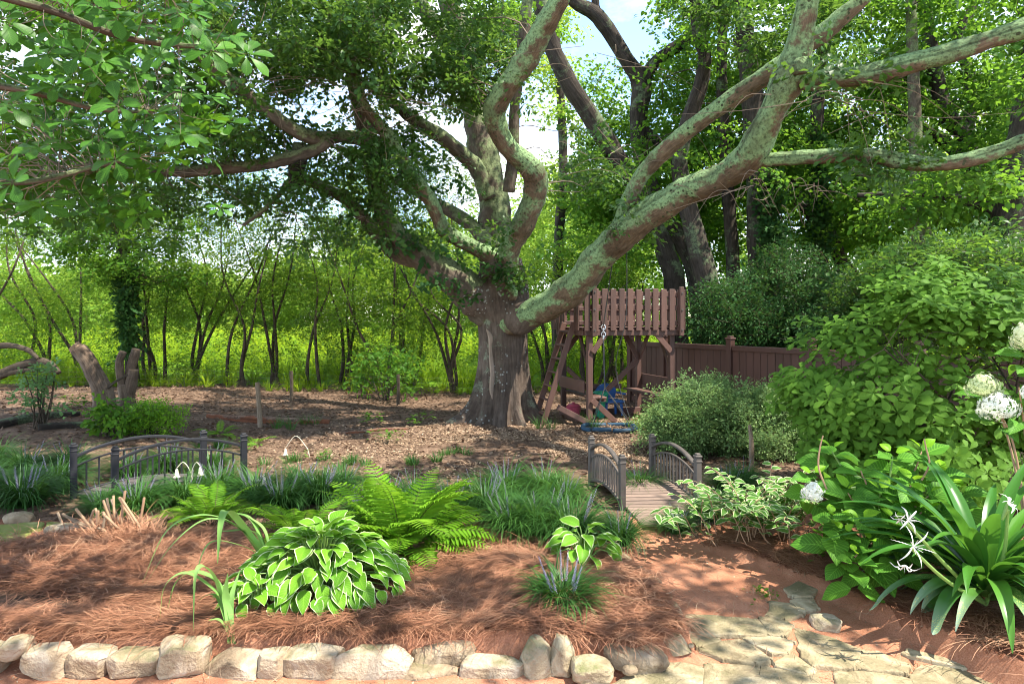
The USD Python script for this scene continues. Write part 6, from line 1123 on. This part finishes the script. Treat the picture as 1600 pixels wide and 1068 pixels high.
for k, pts in enumerate(NL): c = np.array([P(x, y, d) for x, y, d, _ in pts]); obj('limb', tube(c, [q / F * d for _, _, d, q in pts], 9, n=30, rough=0.12, seed=k), M['mossy_bark'], nt_tree, smooth=True); ns_.append(catmull(c, 40))
hero = [(148, 8), (212, 42), (262, 52), (315, 48), (95, 45), (75, 85), (125, 85), (160, 95), (20, 110), (85, 135), (208, 115), (278, 108), (185, 165), (12, 165), (45, 180), (282, 210), (270, 245), (385, 85), (345, 325), (225, 20), (60, 30), (20, 60), (250, 85), (100, 245), (155, 215), (125, 300), (65, 320), (20, 285), (180, 250), (230, 65), (150, 130), (40, 20), (180, 25), (110, 12), (300, 20), (240, 180), (60, 230), (30, 235), (100, 190), (330, 80), (5, 30), (130, 50)]
LF_near = leaf(0.125, 0.062, 'obovate', 6, 0.14, 0.45, 0.01, 0.03, 1); tgt = []; wpos, wrot, wsc = [], [], []
for k, (x, y) in enumerate(hero):
    d = 2.4 if x == 345 else r.uniform(3.3, 4.5); p = P(x, y, 4.4 if x == 345 else d); ax = nrm(np.array([r.normal(0.1, 0.3), -0.8 + r.normal(0, 0.3), 0.75])); tgt.append(p); n = 7; a0 = r.uniform(0, 6.28); R = frames(np.cross(ax, r.normal(size=3)), ax)[0]
    for j in range(n):
        a = a0 + j * 2 * np.pi / n; e = r.uniform(-0.35, 0.45); dd = R @ np.array([math.cos(a) * math.cos(e), math.sin(a) * math.cos(e), math.sin(e)]); obj('leaf', place(LF_near, frames(dd, ax), [p], d / 3.6 * r.uniform(0.8, 1.25)), M['near_leaf'], nt_tree, smooth=True)
for k in range(330):
    x, y = (r.uniform(-120, 370), r.uniform(-120, 250)) if k < 250 else (r.uniform(-60, 240), r.uniform(200, 350)); d = r.uniform(4.2, 5.6) if y > -20 else r.uniform(3.2, 5.0); p = P(x, y, d); tgt.append(p); ax = nrm(np.array([r.normal(0, 0.5), -0.3 + r.normal(0, 0.4), 0.75])); wpos.append(p); wrot.append(frames(np.cross(ax, r.normal(size=3)), ax)[0]); wsc.append(d / 4.2 * r.uniform(0.7, 1.1))
ovh = np.column_stack([r.uniform(-3.5, 6.0, 40), r.uniform(0.6, 4.6, 40), r.uniform(5.2, 7.0, 40)])          # its high crown over the path, above the frame
c_ = [NB + [-0.9, 0.3, 5.5], np.array([-2.0, 2.6, 6.2]), np.array([1.5, 2.6, 6.6]), np.array([5.5, 2.8, 6.4])]; obj('limb', tube(c_, [0.1, 0.09, 0.06, 0.02], 9, n=30, rough=0.12, seed=9), M['mossy_bark'], nt_tree, smooth=True)
obj('branches', twigs_to(r, catmull(np.array(c_), 60), ovh, 0.014, 0.003, 0.1), M['twig'], nt_tree, smooth=True, kind='stuff')
for p in clumps(r, ovh, 15, 0.62, 0.5): ax = nrm(np.array([r.normal(0, 0.4), r.normal(0, 0.4), 0.9])); wpos.append(p); wrot.append(frames(np.cross(ax, r.normal(size=3)), ax)[0]); wsc.append(r.uniform(0.9, 1.4))
instancer('leaves', [whorl(s, n, LF_near, (-0.3, 0.5)) for s, n in ((11, 6), (12, 7), (13, 8))], M['near_leaf'], wpos, np.array(wrot), wsc, nt_tree)
obj('branches', twigs_to(r, np.vstack(ns_), np.array(tgt[:len(hero)] + tgt[len(hero)::2]), 0.004, 0.0012, 0.1), M['twig'], nt_tree, smooth=True, kind='stuff')

# ------------------------------------------------------------------ cut trunks, logs, stakes, wire fence
def gd(px, py):
    p = G(px, py, 0.1)
    for _ in range(3): p = G(px, py, g1(p[0], p[1]))
    return p
b = gd(166, 648); s1 = thing('tree_stump', 'leaning cut trunk with a sawn top and stripped bark, left of the forked one', 'stump', b); d = b[1]
obj('trunk', tube([b - [0, 0, 0.1], P(163, 622, d), P(152, 592, d), P(136, 562, d), P(122, 545, d)], np.array([19, 15, 13.5, 12.5, 11.5]) / F * d, 16, n=30, rough=0.16, seed=2), M['cut_bark'], s1, smooth=True)
obj('sawn_top', tube([P(123, 547, d), P(116, 541, d)], np.array([10.5, 9]) / F * d, 14, n=3, rough=0.2), M['cut_wood'], s1); obj('branch', tube([P(164, 610, d), P(180, 596, d - 0.1), P(200, 585, d)], [0.03, 0.02, 0.012], 6, n=8), M['stem_bark'], s1, smooth=True)
b = gd(200, 640); s2 = thing('tree_stump', 'forked cut trunk with two pale sawn prongs behind the left bridge', 'stump', b); d = b[1]
obj('trunk', tube([b - [0, 0, 0.1], P(198, 620, d), P(194, 600, d)], np.array([13, 11.5, 9]) / F * d, 12, n=12, rough=0.15, seed=4), M['cut_bark'], s2, smooth=True)
for pts, q in (([(194, 618), (188, 585), (187, 562), (192, 550)], 6), ([(201, 620), (205, 600), (209, 578)], 8.5), ([(198, 612), (205, 575), (213, 546)], 7)):
    c = [P(x, y, d + (0.1 if q == 7 else 0)) for x, y in pts]; obj('prong', tube(c, np.linspace(q * 1.1, q * 0.9, len(c)) / F * d, 10, n=14, rough=0.18, seed=int(q)), M['cut_bark'], s2, smooth=True); obj('sawn_top', tube([c[-1] + nrm(c[-2] - c[-1]) * 0.03, c[-1] + nrm(c[-1] - c[-2]) * 0.012], q * 0.85 / F * d, 10, n=2), M['cut_wood'], s2)
def log(label, pts, q, m, seed):
    c = [gd(x, y) + [0, 0, q_ / F * gd(x, y)[1] * 0.6] for (x, y), q_ in zip(pts, q)]; rr = [q_ / F * p[1] for p, q_ in zip(c, q)]; single('log', label, 'log', tube(c, rr, 12, n=24, rough=0.25, seed=seed), M[m], gd(*pts[0]), True)
log('rotting reddish log lying beyond the leaning wooden stake', [(325, 652), (380, 658), (440, 661), (515, 661)], [4, 6, 6, 4], 'red_log', 1)
log('dark fallen trunk sloping down from the left edge', [(-60, 680), (0, 668), (60, 655), (125, 648)], [9, 8, 7, 4], 'dark_bark', 2)
log('dark fallen bough lying under the leaning cut trunk', [(60, 672), (110, 668), (165, 668), (215, 672)], [6, 6, 5, 3], 'dark_bark', 3)
log('pale split branch on the mulch left of the oak', [(530, 678), (560, 676), (600, 672), (640, 670)], [2, 2.6, 2.4, 1.5], 'red_log', 4)
b = gd(407, 668); single('wooden_stake', 'leaning weathered stake standing by the reddish log', 'stake', tube([b - [0, 0, 0.1], P(405, 635, b[1]), P(402, 597, b[1])], [0.038, 0.036, 0.033], 7, n=8, rough=0.15, seed=3), M['pale_wood'], b, False)
b = gd(1174, 706); b[1] -= 0.6; b = np.array([(1174 - 800) / F * 7.6, 7.6, 0.05]); single('wooden_stake', 'thin pale stake in front of the silvery round shrub', 'stake', tube([b - [0, 0, 0.1], P(1174, 690, 7.6), P(1171, 664, 7.6)], [0.032, 0.028, 0.018], 7, n=6, rough=0.15, seed=5), M['pale_wood'], b, False)
wf = thing('wire_fence', 'low rusty wire fence with short posts along the thicket edge', 'fence', (-4.0, 13.6, 0))
wl = [(-900, 14.2), (60, 13.9), (300, 13.6), (455, 13.4), (622, 13.2), (735, 13.0)]; wp = [np.array([(x - 800) / F * d, d, 0.0]) for x, d in wl]
for p in wp: p[2] = g1(p[0], p[1])
for p in wp[3:-1]: obj('post', tube([p - [0, 0, 0.1], p + [0.01, 0, 0.3], p + [0.0, 0, 0.62]], 0.035, 7, n=6, rough=0.12, seed=1), M['stem_bark'], wf)
w_ = []
for h in np.linspace(0.06, 0.56, 6):
    for a, b2 in zip(wp[:-1], wp[1:]): w_.append(tube([a + [0, 0, h], (a + b2) / 2 + [0, 0, h - 0.015], b2 + [0, 0, h]], 0.0016, 3, n=5, cap=False))
for a, b2 in zip(wp[:-1], wp[1:]):
    n = int(np.linalg.norm(b2 - a) / 0.16)
    for k in range(n): q = a + (b2 - a) * (k / n); w_.append(tube([q + [0, 0, 0.04], q + [0, 0, 0.57]], 0.0013, 3, n=2, cap=False))
obj('wire', join(*w_), M['wire'], wf, kind='stuff')

# white bells nodding on bent stems
def bells(label, base, tops):
    t = thing('bell_flower', label, 'bell flower', base)
    for (hx, hy, bx2, by2, d) in tops:
        p, q = P(hx, hy, d), P(bx2, by2, d - 0.03); m_ = (p + q) / 2 + [0, 0, abs(q[0] - p[0]) * 0.55 + 0.015]; e = q + [0, 0, 0.02]
        obj('stem', tube([base, base + (p - base) * 0.6 + [0.01, 0, 0], p, m_, e], 0.003, 6, n=26), M['bell_cream'], t, smooth=True)
        obj('bell', lathe([(0.006, 0), (0.012, -0.01), (0.017, -0.04), (0.022, -0.066), (0.034, -0.08), (0.03, -0.078), (0.017, -0.06), (0.004, -0.01)], 12, q + [0, 0, 0.012]), M['bell_cream'], t, smooth=True)
b = gl(298, 775); bells('pair of cream bells on stems bent into a heart before the left bridge', b, [(297, 735, 276, 734, b[1]), (300, 735, 313, 731, b[1])])
b = gl(413, 785); bells('two cream bells close together right of the left bridge', b, [(411, 745, 405, 749, b[1]), (412, 744, 413, 746, b[1])])
b = gd(484, 715); bells('single cream bell on a long bent stem in the mulch', b, [(478, 697, 446, 702, b[1])])

# ------------------------------------------------------------------ loose ground cover
r = rng(91)
def inside(poly_, n, r_, pad=0.0):
    x0, y0, x1, y1 = poly_.bounds; out = np.zeros((0, 2))
    while len(out) < n:
        q = np.column_stack([r_.uniform(x0, x1, n), r_.uniform(y0, y1, n)]); out = np.vstack([out, q[shapely.contains(poly_, shapely.points(q))]])
    return out[:n]
def needle_tuft(seed, n=24):
    r_ = rng(seed); gs = []
    for _ in range(n):
        a = r_.normal(0, 0.35) + (np.pi if r_.uniform() < 0.3 else 0); L = r_.uniform(0.08, 0.17); c = arc([r_.normal(0, 0.05), r_.normal(0, 0.05), r_.uniform(0, 0.02)], a, r_.uniform(-0.05, 0.3), L, r_.uniform(0.1, 0.6), 4, 1.2, r_.normal(0, 0.5)); gs.append(ribbon(c, np.array([0.0021, 0.0029, 0.0027, 0.0012]), 0.5))
    return join(*gs)
NT = [needle_tuft(s) for s in range(1, 6)]
vis = Polygon([(-4.3, 5.75), (-3.0, 3.32), (2.5, 3.0), (4.2, 3.4), (4.6, 6.2)])
LFP = shapely.union_all([poly(q_, 0) for q_ in LF] + [poly([(-60, 812), (118, 812), (120, 832), (30, 850), (-60, 858)], 0)])
bp = inside(BED.difference(LFP).intersection(vis).buffer(-0.02), 9000, r); rp_ = inside(RBED.intersection(vis).intersection(Polygon([(1, 2), (5, 2), (5, 5.2), (1, 5.2)])), 900, r)
np_ = np.vstack([bp, rp_]); fl = meshkit.fbm(np.column_stack([np_ * 1.3, np_[:, :1] * 0]), 3, 4) * 9 - 4.5; flow = fl + r.normal(0, 0.65, len(np_))
hz = gz(np_[:, 0], np_[:, 1]) + 0.045 * meshkit.noise(np.column_stack([np_ * 3.2, np_[:, :1] * 0]), 6) * r.uniform(0, 1, len(np_))
instancer('pine_straw', NT, M['needle'], np.column_stack([np_, hz]), Rot.from_euler('z', flow) * Rot.from_rotvec(np.column_stack([r.normal(0, 0.1, len(np_)), r.normal(0, 0.12, len(np_)), np.zeros(len(np_))])), r.uniform(0.75, 1.25, len(np_)), None, 'rust-red pine straw mulching the front bed', 'pine straw')
def flake(seed, L=0.05):
    r_ = rng(seed); return leaf(L, L * r_.uniform(0.4, 0.65), 'ovate', 3, r_.uniform(-0.3, 0.4), r_.uniform(-0.4, 0.9))
n_ = 46000; q = np.column_stack([r.uniform(-11, 9, n_), 5.2 + 11.0 * r.uniform(0, 1, n_) ** 0.85]); keep = ~shapely.contains(PATH.union(BED), shapely.points(q)); q = q[keep]
instancer('leaf_litter', [flake(s) for s in range(1, 6)], M['litter'], np.column_stack([q, gz(q[:, 0], q[:, 1]) + r.uniform(0, 0.012, len(q))]), rand_rot(r, len(q), 0.35), r.uniform(0.6, 1.7, len(q)), None, 'brown fallen leaves and bark mulch under the oak', 'leaf litter')
n_ = 26000; q = np.column_stack([0.4 + r.normal(0, 1.5, n_), 9.1 + r.normal(0, 1.2, n_)]); q = q[(q[:, 1] > 6.6) & (q[:, 1] < 11.2) & (meshkit.fbm(np.column_stack([q * 0.9, q[:, :1] * 0]), 3, 9) > 0.37)]
def chip(seed):
    r_ = rng(seed); v, f = box((0, 0, 0), (0.012 + 0.01 * r_.uniform(), 0.035 + 0.02 * r_.uniform(), 0.006), None, 0.002); return split_flat((v, f)) + (np.zeros((len(f) * 3, 2)),)
instancer('wood_chips', [flake(s, 0.04) for s in (11, 12, 13)] + [flake(14, 0.03)], M['chips'], np.column_stack([q, gz(q[:, 0], q[:, 1]) + r.uniform(0, 0.014, len(q))]), rand_rot(r, len(q), 0.35), r.uniform(0.5, 1.2, len(q)), None, 'pale wood chips spread at the foot of the oak', 'wood chips')
gp = inside(PATH.intersection(vis), 2600, r); instancer('path_grit', [flake(s, 0.018) for s in (31, 32, 33)] + [needle_tuft(9, 2)], M['chips'], np.column_stack([gp, gz(gp[:, 0], gp[:, 1]) + 0.004]), rand_rot(r, len(gp), 0.3), r.uniform(0.3, 1.0, len(gp)), None, 'grit, crumbs and stray needles on the red soil path', 'grit')
# small weeds, each a plant
WD = [(330, 'low green weed on the mulch above the left bridge handrail', 322, 700, 'tuft', 0.16), (331, 'grey-green tuft on the mulch right of the wooden stake', 470, 668, 'tuft', 0.25), (332, 'flat green weed on the mulch near the single cream bell', 462, 722, 'tuft', 0.14), (333, 'spreading green weeds on bare mulch beyond the big fern', 560, 728, 'tuft', 0.14), (334, 'long low patch of green grass beyond the tallest fern frond', 670, 722, 'tuft', 0.14), (335, 'grassy tuft at the left foot of the ladder and swing', 886, 668, 'tuft', 0.3),
      (336, 'bright grass tuft right of the saucer swing', 1010, 668, 'tuft', 0.26), (337, 'bright yellow-green grass at the foot of the silvery shrub', 1048, 690, 'tuft', 0.3), (338, 'small bright weed on the mulch left of the short fence post', 605, 690, 'weed', 0.16), (339, 'broad pale weed beside the short fence post', 583, 664, 'weed', 0.2), (340, 'dark weed right of the short fence post', 660, 665, 'weed', 0.2), (341, 'yellow-green weed at the end of the single cream bell stem', 490, 718, 'weed', 0.12), (342, 'tiny seedling sprouting from the red soil path', 1198, 933, 'weed', 0.05), (343, 'pale green weeds on the slope left of the yellow shrub', 118, 640, 'weed', 0.25),
      (344, 'bright young seedling in front of the little liriope clump', 870, 935, 'weed', 0.12), (345, 'low clover-like weed by the edge of the lily bed', 1285, 870, 'weed', 0.12), (346, 'grassy tuft on the mulch right of the tallest fern frond', 712, 708, 'tuft', 0.12), (347, 'green weed close to the left bridge end post', 400, 705, 'weed', 0.12)]
for sd_, lab, x, y, kind_, h in WD:
    p = gd(x, y); r_ = rng(sd_)
    if kind_ == 'tuft': g = join(*[(lambda g_: (g_[0] + p + [r_.normal(0, h * 1.1), r_.normal(0, h * 0.7), 0], g_[1], g_[2]))(tuft(sd_ + k, 34, h, 0.008)) for k in range(5)])
    else: g = join(*[(lambda g_: (g_[0] + p + [r_.normal(0, h * 0.6), r_.normal(0, h * 0.4), 0], g_[1], g_[2]))(weed(sd_ + k, h, 14, h * 0.45 + 0.01)) for k in range(4)])
    single('grass_tuft' if kind_ == 'tuft' else 'weed', lab, 'grass tuft' if kind_ == 'tuft' else 'weed', g, M['liriope_leaf'] if kind_ == 'tuft' and sd_ not in (336, 337) else M['weed_leaf'], p, True)
# young shrubs on the left slope
r = rng(95)
def young(name, label, x, y, rad, n, sp, m, hgt_, sc):
    b = gd(x, y); pts = dome(r, b + [0, 0, hgt_ * 0.55], (rad, rad * 0.8, hgt_ * 0.5), n, -0.8, 0.2, 0.3, int(x)); pts = pts[pts[:, 2] > b[2] + 0.03]; shrub(name, label, 'shrub', b, 14, pts, sp, m, r, 0.6, sc)
young('young_shrub', 'young shrub with pale silvery leaves on the slope at the far left', 62, 668, 0.36, 60, SP_ivy, M['pale_leaf'], 0.95, (0.7, 1.1))
young('young_shrub', 'yellow-green leafy shrub at the foot of the leaning cut trunk', 180, 682, 0.32, 70, SP_ivy, M['weed_leaf'], 0.45, (0.9, 1.5))
young('young_shrub', 'fine-leaved pale green shrub right of the forked cut trunk', 238, 678, 0.42, 240, SP_shrub, M['fern_leaf'], 0.45, (0.8, 1.2))
young('young_shrub', 'dark bushy sapling left of the oak trunk, in front of the thicket', 600, 626, 0.8, 90, SP_oak, M['wood_leaf'], 1.2, (0.8, 1.2))
